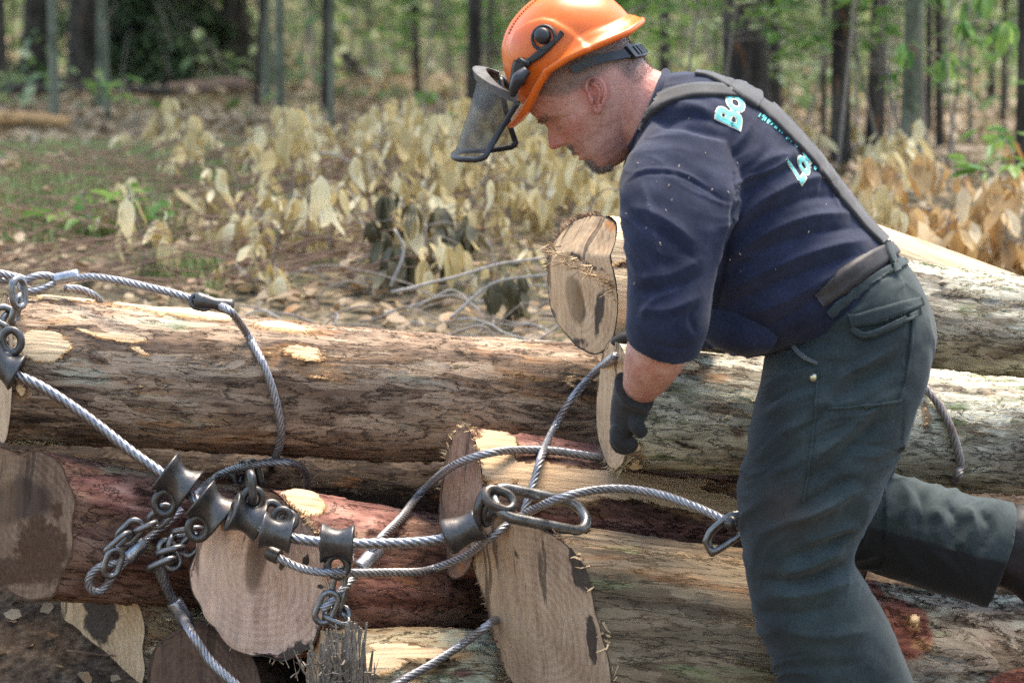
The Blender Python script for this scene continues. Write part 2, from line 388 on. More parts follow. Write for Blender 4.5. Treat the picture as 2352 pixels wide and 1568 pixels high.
M['forged'] = steel_mat('dark_forged_steel', (0.125, 0.118, 0.112), 0.40, 0.22, metal=0.75)
M['chain'] = steel_mat('worn_chain_steel', (0.27, 0.265, 0.26), 0.38, 0.15)
# ------------------------------------------------------------------ logs
def px(rad, Y): return rad*(Y - CAM_Y)/FPX*1.003
def vec(v): return np.array(v, float)
def ell(uv, x, y, rx, ry, rot=0.0):
    c, s = math.cos(R(rot)), math.sin(R(rot)); dx, dy = uv[:, 0] - x, uv[:, 1] - y
    a, b = (dx*c + dy*s)/rx, (-dx*s + dy*c)/ry
    return np.clip(1.35 - np.sqrt(a*a + b*b), 0, 1)
def patchset(uv, front, lst, base, lc, seed):
    m = np.tile(vec(base), (len(uv), 1))
    wob = np.stack([fbm(lc*np.array([5, 14, 14]), 3, seed), fbm(lc*np.array([5, 14, 14]), 3, seed + 9)], 1)*16
    u2 = uv + wob
    for ch, x, y, rx, ry, rot, amt in lst:
        w = ell(u2, x, y, rx, ry, rot)*front
        if amt >= 0: m[:, ch] = np.maximum(m[:, ch], w*amt)
        else: m[:, ch] *= 1 - w*(-amt)
    return np.clip(m, 0, 1)
def make_log(label, pa, pb, ra, rb, bark, cut=None, planes=None, patches=(), fpatches=(), base=(0, 0, 0), fbase=(0, 0, 0),
             seed=1, harm=None, step=0.0055, face_fn=None, group='felled logs in the pile', bend=0.0, name='felled_log', pmask=None, outline=None):
    A, B = vec(P(*pa)), vec(P(*pb)); L = np.linalg.norm(B - A); d = (B - A)/L
    up = vec((0, 0, 1)) - d*d[2]; up /= np.linalg.norm(up); sd = np.cross(d, up)     # sd points to the camera side or away
    Ra, Rb = px(ra, pa[2]), px(rb, pb[2])
    nth = int(2*np.pi*max(Ra, Rb)/step); nu = int(L/step)
    rng = np.random.RandomState(seed)
    if harm is None: harm = [(k, rng.uniform(.012, .035)/k**.4, rng.uniform(0, 6.28)) for k in (2, 3, 4, 5)]
    th = np.linspace(0, 2*np.pi, nth, endpoint=False)
    rel = 1 + sum(a*np.cos(k*th + p) for k, a, p in harm)
    rel = np.tile(rel, (nu, 1))
    if outline is not None:                       # (angle, factor): 0 right, 90 up, 180 left as the end is seen
        ang = [R(a) for a, _ in outline]; fac = [q for _, q in outline]
        ang = [ang[-1] - 2*np.pi] + ang + [ang[0] + 2*np.pi]; fac = [fac[-1]] + fac + [fac[0]]
        o_ = np.interp(th, ang, fac); o_ = (o_ + np.roll(o_, nth//60) + np.roll(o_, -(nth//60)))/3
        fade = np.clip(1.15 - np.linspace(0, 1, nu)*2.2, 0, 1)[:, None]
        rel = rel*(o_[None]*fade + (1 - fade))
    pl = [(vec(n)/np.linalg.norm(n), dist) for n, dist in (planes or [((-d).tolist(), 0)])]
    def s_end(o):
        s = None
        for n, dist in pl:
            si = (dist - o@n)/(d@n) if dist == 0 else (dist - o@n)/(d@n)
            s = si if s is None else np.maximum(s, si)
        return s
    u = np.linspace(0, 1, nu)
    rad = (Ra + (Rb - Ra)*u)[:, None]*rel
    ring = np.cos(th)[:, None]*sd + np.sin(th)[:, None]*up
    pts = np.stack([np.repeat(u*L, nth), np.tile(np.cos(th), nu), np.tile(np.sin(th), nu)], 1)
    lowf = fbm(pts*np.array([3.2, 1.3, 1.3]), 3, seed + 3)*0.06
    rad = rad*(1 + lowf.reshape(nu, nth))
    off = rad[:, :, None]*ring[None]
    off0 = off[0]
    s0 = s_end(off0)                                   # where the cut plane meets each generator line
    s = s0[None] + (L - s0[None])*u[:, None]
    bnd = bend*np.sin(np.pi*np.clip(s/L, 0, 1))
    v = (A + s[:, :, None]*d + off + bnd[:, :, None]*up).reshape(-1, 3)
    f = grid_faces(nu, nth)
    lc = np.stack([s.ravel(), (rad*np.cos(th)).ravel(), (rad*np.sin(th)).ravel()], 1)
    root = empty(name, tuple(A - up*Ra), label, 'log', group)
    me = mesh_from('bark', v, f)
    uv = toV(v); front = (np.einsum('ij,ij->i', off.reshape(-1, 3), vec(CAMP) - v) > -0.02).astype(float)
    mk = patchset(uv, front, patches, base, lc, seed)
    if pmask is not None: mk = np.clip(pmask(uv, lc, mk), 0, 1)
    attr_col(me, 'mask', mk); a = me.attributes.new('lc', 'FLOAT_VECTOR', 'POINT'); a.data.foreach_set('vector', lc.ravel())
    b = link('bark', me, bark, root)
    ev = np.concatenate([v[-nth:], [v[-nth:].mean(0)]])               # the other end, sawn square
    em = mesh_from('cut_face', ev, [[j, (j+1) % nth, nth] for j in range(nth)])
    attr_col(em, 'mask', np.zeros((nth + 1, 3))); a = em.attributes.new('lc', 'FLOAT_VECTOR', 'POINT'); a.data.foreach_set('vector', np.concatenate([lc[-nth:]*np.array([0, 1, 1]), [[0, 0, 0]]]).ravel())
    link('cut_face', em, cut or M['cut_tan'], root)
    info = dict(A=A, d=d, up=up, sd=sd, L=L, root=root, bark=b, v=v, nth=nth, nu=nu)
    if cut is not None:
        nr = max(12, int(Ra/(step*1.1)))
        fr = np.linspace(0, 1, nr + 1)[1:]
        o2 = fr[:, None, None]*off0[None]
        o2 = np.concatenate([o2.reshape(-1, 3), [[0, 0, 0]]])
        s2 = s_end(o2); uu = np.stack([np.zeros(len(o2)), o2@sd, o2@up], 1)
        bumpy = fbm(uu*26, 4, seed + 5)*0.004
        edge = np.concatenate([np.repeat(fr, nth), [0]])
        if face_fn is not None: bumpy = bumpy + face_fn(uu, Ra)
        s2 = s2 + bumpy*np.clip((1 - edge)*14, 0, 1)
        fv = A + s2[:, None]*d + o2
        fl = grid_faces(nr, nth).tolist(); c = nr*nth
        fl += [[j, c, (j+1) % nth] for j in range(nth)]
        fm = mesh_from('cut_face', fv, [list(q)[::-1] for q in fl])
        fuv = toV(fv); mk = patchset(fuv, np.ones(len(fv)), fpatches, fbase, uu, seed + 2)
        mk[:, 1] = np.maximum(mk[:, 1], np.clip((edge - .950)/.05, 0, 1)*.85); attr_col(fm, 'mask', mk); a = fm.attributes.new('lc', 'FLOAT_VECTOR', 'POINT'); a.data.foreach_set('vector', uu.ravel())
        link('cut_face', fm, cut, root)
        info['rim'] = v[:nth]; info['fv'] = fv
    return info
def fibres(parent, pts, dirs, mat, length=(0.015, 0.05), wid=0.0011, seed=0, name='torn_fibres', droop=0.3):
    rng = random.Random(seed); mb = MB()
    for p, dr in zip(pts, dirs):
        dr = Vector(dr) + Vector((rng.gauss(0, .45), rng.gauss(0, .45), rng.gauss(0, .45))); dr.normalize()
        l = rng.uniform(*length); w = wid*rng.uniform(.6, 1.8)
        sd = dr.cross(Vector((rng.gauss(0, 1), rng.gauss(0, 1), rng.gauss(0, 1)))); sd.normalize()
        nn = dr.cross(sd)
        p = Vector(p); c = [p - dr*0.004, p + dr*l*.5 + Vector((0, 0, rng.uniform(-.2, .1)*l)), p + dr*l + Vector((0, 0, rng.uniform(-droop, .12)*l))]
        vv = []
        for k, q in enumerate(c):
            ww = w*(1, .8, .15)[k]
            vv += [q + sd*ww, q - sd*ww*.6 + nn*ww, q - sd*ww*.6 - nn*ww]
        ff = []
        for k in (0, 1):
            for j in range(3): ff.append([k*3 + j, k*3 + (j+1) % 3, k*3 + 3 + (j+1) % 3, k*3 + 3 + j])
        ff.append([6, 7, 8]); mb.add([tuple(q) for q in vv], ff)
    return tag(mb.build(name, mat, parent, smooth=False), kind='stuff')
def rim_pts(info, test, n, seed=0):
    rng = np.random.RandomState(seed); uv = toV(info['rim']); ok = np.where([test(*q) for q in uv])[0]
    if len(ok) == 0: return [], []
    k = rng.choice(ok, n); base = info['rim'][k] + rng.uniform(0, .012, (n, 1))*info['d']
    c = info['rim'].mean(0); dr = base - c; dr /= np.linalg.norm(dr, axis=1)[:, None]
    return base + rng.normal(0, .003, (n, 3)), dr*0.6 - info['d']*0.7
# ch 0 peeled wood, 1 red inner bark, 2 lichen (on a cut face: 0 heart, 1 dark stain and painted shade, 2 orange rim)
LOGA = make_log('long brown log across the left half, pale wood showing in torn streaks along its top', (8, 846, .65), (1720, 955, .80), 176, 140, M['bark_brown'], M['cut_tan'],
    planes=[((-1, -.30, .05), 0)], seed=11, base=(.23, .06, .16),
    patches=[(0, 95, 790, 80, 34, 3, 1), (0, 430, 722, 150, 16, 7, 1), (0, 300, 700, 110, 14, 6, 1), (0, 170, 688, 100, 12, 6, .8), (0, 270, 765, 110, 9, 10, .9), (0, 330, 800, 50, 10, 30, .8), (0, 660, 752, 130, 12, 4, .9),
             (0, 690, 800, 75, 45, 20, .62), (0, 620, 830, 40, 60, 0, .5), (0, 720, 850, 120, 50, 15, .42), (1, 240, 720, 60, 16, 0, .4), (2, 200, 850, 100, 60, 8, .5), (2, 350, 900, 150, 40, 10, .35), (2, 400, 745, 50, 20, 5, .7),
             (2, 1250, 775, 130, 16, 5, .8), (2, 520, 900, 90, 60, 0, .25), (0, 50, 880, 22, 60, 0, .7), (1, 45, 960, 22, 60, 0, .5)])
LOGC = make_log('log the man reaches over, oblique sawn end at his glove and pale lichen-grey bark', (1408, 930, .38), (2560, 1022, .46), 150, 138, M['bark_grey'], M['cut_tan'],
    planes=[((-1, -.23, .03), 0)], seed=23, base=(0, 0, .05), fbase=(0, 0, 0),
    patches=[(0, 1560, 838, 70, 22, 12, .9), (0, 1640, 870, 40, 22, 0, .35), (2, 1660, 850, 110, 70, 15, .5), (2, 2200, 930, 200, 60, 4, .9), (2, 2280, 1010, 160, 40, 4, .55), (1, 1700, 985, 34, 30, 0, .5), (0, 2125, 965, 10, 60, 0, .45),
             (0, 1460, 1050, 30, 50, 0, .5)],
    pmask=lambda uv, lc, m: np.stack([m[:, 0], m[:, 1], m[:, 2]*np.clip(1.2 - (lc[:, 2] < -.02)*1.1, 0, 1)], 1))
LOGE = make_log('topmost log behind the man, felling notch sawn into its pale butt', (1335, 650, .55), (2640, 782, .72), 162, 112, M['bark_grey'], M['cut_tan'],
    planes=[((-.89, -.45, -.04), 0.0), ((-.70, -.34, .40), .028)], seed=31, outline=[(0, .92), (40, 1.06), (70, 1.0), (95, .99), (130, 1.06), (160, .98), (190, .95), (225, 1.02), (270, 1.0), (315, 1.03)],
    harm=[(2, .03, 1.0), (3, .025, 2.0), (5, .02, .5), (7, .012, 0)],
    base=(0, 0, 0), patches=[(0, 1425, 690, 70, 130, 0, 1), (0, 1400, 560, 110, 70, 0, 1), (0, 1500, 690, 90, 160, 0, .8)],
    fpatches=[(0, 1322, 690, 28, 62, 4, 1), (1, 1378, 720, 18, 90, 12, .70), (1, 1345, 600, 80, 14, 28, .6), (1, 1330, 790, 40, 30, 0, .55), (2, 1420, 520, 60, 30, 30, .6), (1, 1420, 600, 40, 18, 0, .4)])
LOGF = make_log('smooth peeled pale log lying behind the topmost log', (1900, 560, 1.15), (2480, 760, 1.25), 74, 66, M['bark_yellow'], None, seed=37, base=(.9, 0, 0))
LOGD = make_log('red-barked log with torn pinkish end, in the middle of the pile', (1056, 1158, .46), (1960, 1235, .62), 178, 132, M['bark_red'], M['cut_red'],
    planes=[((-1, -.30, .10), 0)], seed=41, base=(0, .34, 0),
    patches=[(0, 1130, 1060, 70, 80, -20, .95), (0, 1240, 1085, 110, 30, 3, .9), (0, 1420, 1110, 260, 42, 4, .95), (0, 1600, 1150, 160, 36, 5, .9), (1, 1260, 1012, 140, 24, 4, .95), (1, 1450, 1215, 300, 32, 6, .95), (1, 1300, 1060, 90, 10, 3, .9), (2, 1250, 988, 120, 10, 0, .8), (0, 1290, 1130, 160, 30, 4, .8)],
    fpatches=[(2, 1040, 1300, 40, 50, 0, .5)])
LOGG = make_log('barkless weathered log at the bottom, dark ink-like stains down the edge of its cut face', (1243, 1428, .20), (1935, 1492, .215), 226, 210, M['bark_smooth'], M['cut_dull'],
    planes=[((-.78, -.62, -.07), 0)], seed=53, outline=[(0, .74), (25, .80), (52, 1.03), (70, 1.06), (90, 1.0), (111, 1.06), (138, 1.10), (160, .88), (180, .76), (215, .80), (246, .92), (270, 1.0), (318, .94)], harm=[(2, .05, 1.2), (3, .03, .3), (4, .015, 2)], base=(.25, 0, .0),
    patches=[(0, 1560, 1330, 200, 30, 8, .5), (2, 1420, 1265, 90, 20, 0, .6), (0, 1390, 1560, 30, 120, 0, .5)],
    fpatches=[(1, 1334, 1300, 26, 70, -12, 1), (1, 1362, 1470, 16, 70, -4, .9), (1, 1250, 1520, 30, 60, -10, .45), (2, 1160, 1540, 40, 50, 0, .4), (0, 1200, 1420, 40, 60, 0, .3), (1, 1185, 1270, 10, 40, -20, .5)])
LOGH = make_log('thick-barked log at the bottom right with a red knot scar', (1850, 1562, .36), (2700, 1650, .40), 250, 250, M['bark_thick'], None, seed=61, base=(0, 0, .1),
    patches=[(1, 2075, 1440, 70, 90, -35, .85), (0, 2100, 1420, 22, 26, -30, .55), (0, 2115, 1470, 45, 22, 10, .5), (1, 2000, 1340, 40, 30, 30, .8), (2, 2200, 1350, 180, 30, 8, .6), (1, 2250, 1470, 90, 40, 15, .4), (1, 2330, 1555, 70, 24, -10, .8)])
LOGJ = make_log('reddish log at the left under the long brown log, damp brown end', (52, 1200, .52), (1050, 1318, .95), 168, 132, M['bark_red'], M['cut_brown'],
    planes=[((-.55, -.82, .05), 0)], seed=71, base=(0, .25, 0),
    patches=[(1, 250, 1120, 120, 30, 8, .8), (1, 300, 1170, 160, 40, 10, .6), (2, 330, 1260, 80, 16, 0, .6), (1, 60, 1330, 120, 20, 0, .7)],
    fbase=(0, .30, 0), harm=[(5, .03, 1), (8, .02, 2), (13, .012, 0)], outline=[(0, .80), (30, 1.0), (60, 1.08), (90, .98), (150, 1.05), (200, .95), (260, 1.0), (300, 1.04), (330, .85)], fpatches=[(1, 95, 1270, 80, 100, 0, .8), (0, 40, 1150, 110, 70, 0, .8), (1, 20, 1310, 110, 50, 0, .75), (1, 130, 1180, 24, 60, 0, .6)],  # dark mask paints shadow over the brown end
    pmask=lambda uv, lc, m: m)
def kface(uu, r):
    y, z = uu[:, 1], uu[:, 2]
    w = y + .012*np.sin(z*14); return .012*np.tanh((w + .012)/.005) + .010*np.exp(-((w - .018)/.007)**2) - .008*np.tanh((w - .045)/.006) - .020*np.exp(-((w + .045)/.022)**2 - ((z - .03)/.07)**2) + .0035*vnoise(np.stack([0*w, w*130, z*5], 1), 3)
LOGK = make_log('log with broad pale split cut face hung with sliders, red torn bark behind', (596, 1312, .34), (1240, 1345, .85), 192, 132, M['bark_red'], M['cut_pink'],
    planes=[((-.42, -.90, .08), 0)], seed=83, face_fn=kface, outline=[(0, .90), (30, .84), (60, .86), (83, 1.04), (100, 1.0), (130, .82), (160, .84), (190, .90), (225, .94), (262, 1.02), (285, 1.08), (315, 1.05), (340, .95)], harm=[(7, .020, .4), (11, .014, 1), (17, .008, 2)], base=(0, .5, 0),
    patches=[(0, 700, 1150, 50, 30, 20, .9), (1, 830, 1180, 140, 40, 12, 1), (1, 870, 1370, 80, 60, 0, .9), (2, 900, 1290, 120, 40, 6, .3)],
    fpatches=[(0, 590, 1290, 34, 90, 3, .85), (0, 520, 1330, 12, 140, 0, .25), (1, 710, 1290, 10, 34, 16, .75), (1, 745, 1345, 26, 8, -8, .7), (1, 690, 1500, 90, 40, -20, .75), (1, 740, 1450, 40, 30, 0, .5), (2, 760, 1490, 26, 40, 30, .8), (1, 655, 1290, 12, 40, 0, .6), (1, 640, 1400, 5, 70, 2, .45), (1, 620, 1150, 30, 40, 0, .4)])
LOGL = make_log('pale sawn log end at the lower left with a large dark heart spot', (236, 1490, .66), (760, 1530, .80), 170, 140, M['bark_yellow'], M['cut_tan'],
    planes=[((-.72, -.69, .04), 0)], seed=91, outline=[(0, .86), (40, 1.0), (60, 1.02), (90, .93), (115, .97), (140, 1.1), (170, .90), (200, .98), (235, 1.15), (270, 1.1), (310, .84)], harm=[(5, .03, 2), (9, .02, 1), (14, .01, 0)], base=(.3, .1, .2),
    fpatches=[(1, 232, 1415, 44, 70, 4, 1.0), (1, 226, 1385, 44, 50, 0, 1.0), (1, 350, 1500, 24, 60, 15, .35)])
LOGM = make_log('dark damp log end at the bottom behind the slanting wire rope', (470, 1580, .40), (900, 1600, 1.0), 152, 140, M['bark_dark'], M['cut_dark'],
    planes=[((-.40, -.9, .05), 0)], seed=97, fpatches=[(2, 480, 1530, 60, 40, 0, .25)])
LOGN = make_log('yellowish log at the bottom centre behind a splintered stub', (745, 1572, .26), (1330, 1566, .50), 128, 122, M['bark_yellow'], M['cut_tan'], planes=[((-.9, -.4, 0), 0)], seed=101, base=(.1, 0, .3),
    patches=[(0, 960, 1490, 130, 24, 3, .8), (0, 860, 1520, 70, 30, 0, .8), (1, 1060, 1540, 60, 20, 0, .4)])
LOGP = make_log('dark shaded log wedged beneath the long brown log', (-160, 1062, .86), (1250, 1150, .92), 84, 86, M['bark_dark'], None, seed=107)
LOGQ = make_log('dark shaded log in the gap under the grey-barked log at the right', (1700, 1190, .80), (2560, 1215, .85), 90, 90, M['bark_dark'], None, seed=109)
# torn fibres at the ends
pt, dr = rim_pts(LOGE, lambda x, y: x < 1360 and y < 620, 120, 1); fibres(LOGE['root'], pt, dr, M['fibre_brown'], (.005, .02), .0012, 1)
_r = np.random.RandomState(5)
_q = [vec(P(1262 + 175*t + _r.normal(0, 6), 572 + 105*t**1.2 + _r.normal(0, 7), .44 - .0*t)) for t in _r.rand(110)]
fibres(LOGE['root'], _q, [(-.9, -.5, .15)]*len(_q), M['fibre'], (.012, .04), .0010, 2)
pt, dr = rim_pts(LOGD, lambda x, y: y < 1120, 110, 2); fibres(LOGD['root'], pt, dr, M['fibre'], (.005, .018), .0013, 3)
pt, dr = rim_pts(LOGG, lambda x, y: y < 1240 or x < 1180, 260, 3); fibres(LOGG['root'], pt, dr, M['fibre_brown'], (.004, .013), .0011, 4)
pt, dr = rim_pts(LOGG, lambda x, y: x > 1300, 40, 4); fibres(LOGG['root'], pt, dr, M['fibre'], (.006, .026), .0016, 5)
pt, dr = rim_pts(LOGC, lambda x, y: y > 1020, 60, 5); fibres(LOGC['root'], pt, dr, M['fibre'], (.006, .02), .001, 6)
pt, dr = rim_pts(LOGK, lambda x, y: x > 640 and y < 1230, 70, 6); fibres(LOGK['root'], pt, dr, M['fibre'], (.005, .016), .0012, 7)
pt, dr = rim_pts(LOGK, lambda x, y: y > 1400, 24, 16); fibres(LOGK['root'], pt, dr, M['fibre'], (.004, .012), .0009, 17)
# splintered stub
def stub():
    root = empty('broken_stub', tuple(P(765, 1640, .14)), 'grey splintered stub of broken wood standing at the bottom, left of the yellowish log', 'wood stub')
    rng = random.Random(4); mb = MB(); c = vec(P(768, 1560, .15))
    for i in range(95):
        a = rng.uniform(0, 6.283); rr = math.sqrt(rng.random())*.052
        b = c + vec((math.cos(a)*rr, math.sin(a)*rr*.7, -.09)); h = rng.uniform(.10, .165) + (0.035 if math.cos(a) > .2 or rng.random() < .15 else 0)
        tip = b + vec((rng.gauss(0, .012) + math.cos(a)*.006, rng.gauss(0, .01), h)); mid = (b + tip)/2 + vec((rng.gauss(0, .003), rng.gauss(0, .003), 0))
        w = rng.uniform(.004, .010)
        mb.add(*tube(catmull([b, mid, tip], .02), np.linspace(w, w*.25, len(catmull([b, mid, tip], .02))), 5))
    mb.build('splinters', M['fibre_grey'], root, smooth=False)
    q = [c + vec((rng.gauss(0, .035), -.045, rng.uniform(-.02, .05))) for _ in range(90)]
    fibres(root, q, [(0, -.3, .9)]*90, M['fibre_grey'], (.02, .05), .0012, 9, 'loose_fibres')
stub()
# ------------------------------------------------------------------ the man
def sec(p, q, Y, hw, B=None, n=2.2):
    a, b = vec(P(p[0], p[1], Y)), vec(P(q[0], q[1], Y))
    return ((a + b)/2, (b - a)/2, vec(B) if B is not None else vec((0, hw, 0)), n)
def loft(secs, nt=40, sub=6):
    """closed tube through elliptic sections (centre, half axis A, half axis B, squareness)"""
    c = np.stack([np.concatenate([s[0], s[1], s[2], [s[3]]]) for s in secs])
    k = len(c); P0 = np.concatenate([[2*c[0] - c[1]], c, [2*c[-1] - c[-2]]]); rows = []
    for i in range(1, k):
        a, b, d, e = P0[i-1:i+3]; t = np.linspace(0, 1, sub, endpoint=False)[:, None]
        rows.append(0.5*(2*b + (d - a)*t + (2*a - 5*b + 4*d - e)*t**2 + (3*b - a - 3*d + e)*t**3))
    rows.append(c[-1:]); r = np.concatenate(rows)
    th = np.linspace(0, 2*np.pi, nt, endpoint=False)
    e = (2.0/r[:, 9])[:, None]
    cx = np.sign(np.cos(th))*np.abs(np.cos(th))**e; sx = np.sign(np.sin(th))*np.abs(np.sin(th))**e
    v = r[:, None, 0:3] + cx[:, :, None]*r[:, None, 3:6] + sx[:, :, None]*r[:, None, 6:9]
    m = len(r); v = v.reshape(-1, 3); f = grid_faces(m, nt).tolist() + [list(range(nt))[::-1], [(m-1)*nt + j for j in range(nt)]]
    return v, f
def limb(pts, rad, n=20, step=0.012):
    c = catmull([np.concatenate([vec(P(*p)), [r]]) for p, r in zip(pts, rad)], step)
    v, f = tube(c[:, :3], c[:, 3], n)
    return v, f
def ball(c, r, ax=None, n=14):
    r = (r, r, r) if isinstance(r, (int, float)) else r
    ax = ax or (vec((1, 0, 0)), vec((0, 1, 0)), vec((0, 0, 1)))
    v = [vec(c) + ax[2]*r[2]]; f = []
    for i in range(1, n):
        ph = math.pi*i/n
        for j in range(2*n):
            th = math.pi*j/n
            v.append(vec(c) + ax[0]*r[0]*math.sin(ph)*math.cos(th) + ax[1]*r[1]*math.sin(ph)*math.sin(th) + ax[2]*r[2]*math.cos(ph))
    v.append(vec(c) - ax[2]*r[2]); m = 2*n
    for j in range(m): f.append([0, 1 + j, 1 + (j+1) % m])
    for i in range(n - 2):
        for j in range(m): f.append([1 + i*m + j, 1 + (i+1)*m + j, 1 + (i+1)*m + (j+1) % m, 1 + i*m + (j+1) % m])
    e = len(v) - 1
    for j in range(m): f.append([e, 1 + (n-2)*m + (j+1) % m, 1 + (n-2)*m + j])
    return np.array(v), f

# head frame: f forward, u up, l away from the camera; origin between the ears
HP = R(40); HF = vec((-math.cos(HP), 0, -math.sin(HP))); HU = vec((-math.sin(HP), 0, math.cos(HP))); HL = vec((0, 1, 0))
HO = vec(P(1362, 222, -.075)) + vec((0, .075, 0))
def H(a, y, h):
    a, y, h = np.broadcast_arrays(np.asarray(a, float), np.asarray(y, float), np.asarray(h, float))
    return HO + a[..., None]*HF + y[..., None]*HL + h[..., None]*HU
def g(x, s): return np.exp(-(x/s)**2)
def head_shape():
    hs = np.concatenate([np.linspace(-.123, .06, 130), np.linspace(.0625, .1262, 34)])
    ph = [-.123, -.1185, -.114, -.108, -.100, -.091, -.082, -.0725, -.062, -.053, -.040, -.030, -.012, .005, .016, .028, .040, .055, .075, .095, .110, .120, .1265]
    pf = [.036, .058, .070, .0775, .0800, .0795, .0815, .0845, .0855, .0865, .0885, .0885, .0885, .0885, .0920, .0975, .1010, .1015, .096, .082, .063, .042, .0]
    bh = [-.123, -.11, -.095, -.08, -.06, -.04, -.02, 0, .02, .05, .075, .095, .11, .12, .1265]
    bb = [.010, -.005, -.015, -.03, -.06, -.085, -.099, -.105, -.110, -.112, -.107, -.095, -.080, -.062, -.035]
    wh = [-.123, -.116, -.105, -.09, -.075, -.06, -.045, -.03, -.01, .01, .03, .06, .085, .105, .118, .1265]
    wv = [.012, .024, .036, .046, .053, .058, .063, .067, .0705, .072, .073, .0755, .071, .055, .034, .0]
    F, Bk, Wd = np.interp(hs, ph, pf), np.interp(hs, bh, bb), np.interp(hs, wh, wv)
    th = np.linspace(0, 2*np.pi, 200, endpoint=False)
    c0 = np.clip((F + Bk)/2 + .004, -.02, .05)
    ct, st = np.cos(th)[None], np.sin(th)[None]
    e = 2/2.25
    cx = np.sign(ct)*np.abs(ct)**e; sy = np.sign(st)*np.abs(st)**(2/2.25)
    a = c0[:, None] + np.where(ct > 0, (F - c0)[:, None], (c0 - Bk)[:, None])*cx
    y = Wd[:, None]*sy
    h = np.repeat(hs[:, None], 200, 1)
    fr = np.clip((a - .03)/.03, 0, 1)
    nb = np.interp(h, [-.042, -.037, -.034, -.030, -.025, -.020, -.012, -.004, .004, .012, .022], [0, .004, .010, .0215, .0265, .0265, .0215, .0155, .0090, .0045, 0])
    nw = np.interp(h, [-.036, -.024, -.012, .012], [.0105, .0105, .0078, .0072])
    a = a + fr*nb*g(y, nw)
    for s in (-1, 1):
        a = a + fr*.0085*g(y - s*.0145, .0055)*g(h + .0275, .0062)         # nostril wings
        a = a - fr*.0135*g(y - s*.030, .014)*g(h - .004, .0095)            # sockets
        a = a + fr*.0070*g(y - s*.031, .0105)*g(h - .0015, .0062)          # lids
        a = a + fr*.0050*g(y - s*.028, .020)*g(h - .0235, .0062)           # brows
        a = a - fr*.0022*g(y - s*.031, .012)*g(h + .0052, .0016)           # lid line
        a = a - fr*.0026*g(y - s*(.021 + (-.034 - h)*.30), .0028)*g(h + .046, .016)   # smile folds
        y = y + s*.0045*g(h + .014, .014)*g(a - .045, .024)*(np.sign(y) == s)     # cheek bones
        y = y - s*.004*g(h + .055, .018)*g(a - .045, .03)*(np.sign(y) == s)
    a = a + fr*(.0062*g(h + .0575, .0042)*g(y, .021) - .0062*g(h + .0645, .0022)*g(y, .025) + .0052*g(h + .0715, .0048)*g(y, .018) - .003*g(h + .081, .0045)*g(y, .022))
    v = H(a, y, h).reshape(-1, 3)
    f = grid_faces(len(hs), 200).tolist() + [list(range(200))[::-1], [(len(hs)-1)*200 + j for j in range(200)]]
    return v, f
def ear(s):
    out = []
    def E(p, q, o):              # p backwards, q up in the ear's own slanted axes, o outwards
        t = R(26); a = -.004 - (p*math.cos(t) + q*math.sin(t)) + .004; h = .000 + q*math.cos(t) - p*math.sin(t)
        return H(a, s*(.0715 + o*1.25 + max(0, p)*.52), h)
    hel = [(-.004, .004, .002), (-.008, .016, .006), (-.004, .027, .007), (.006, .032, .008), (.016, .028, .009), (.0215, .017, .010), (.0215, .003, .010), (.017, -.010, .009), (.012, -.019, .008)]
    out.append(tube(catmull([E(*p) for p in hel], .002), .0036, 10))
    out.append(tube(catmull([E(*p) for p in [(.002, .022, .004), (.010, .016, .006), (.013, .004, .007), (.010, -.006, .006), (.005, -.012, .006)]], .002), .0032, 10))
    out.append(tube(catmull([E(*p) for p in [(.009, -.016, .006), (.006, -.025, .006), (.001, -.027, .004), (-.003, -.020, .003)]], .002), [.0052]*0 or .0052, 10))
    out.append(tube(catmull([E(*p) for p in [(-.006, .004, .004), (-.0045, -.004, .006), (-.004, -.012, .004)]], .002), .0042, 10))
    pl = []
    for k in range(24):                    # the thin shell behind
        pass
    n = 26; th = np.linspace(0, 2*np.pi, n, endpoint=False)
    ring = [E(.006 + .0135*math.cos(x), .004 + .026*math.sin(x), -.0015) for x in th]; back = [E(.004 + .010*math.cos(x), .003 + .020*math.sin(x), -.014) for x in th]
    out.append((np.array(ring + back), [list(range(n)), [n + j for j in range(n)][::-1]] + [[j, n + j, n + (j+1) % n, (j+1) % n] for j in range(n)]))
    return out
def creases(v, ang, seed, amp, fine=30, along=5):
    ca, sa = math.cos(R(ang)), math.sin(R(ang))
    wv = fbm(v*6, 2, seed + 50)*.10
    a = v[:, 0]*ca + v[:, 2]*sa; b = -v[:, 0]*sa + v[:, 2]*ca + wv
    q = np.stack([a*along, b*fine, v[:, 1]*7], 1); n = vnoise(q, seed); n2 = vnoise(q*np.array([1.7, 2.1, 1.5]) + 9, seed + 1)
    gate = np.clip(fbm(v*7, 2, seed + 7)*2.2 + .55, 0, 1)
    return amp*gate*((1 - np.abs(n))**2.5 - .35 + .45*((1 - np.abs(n2))**2.5 - .35))
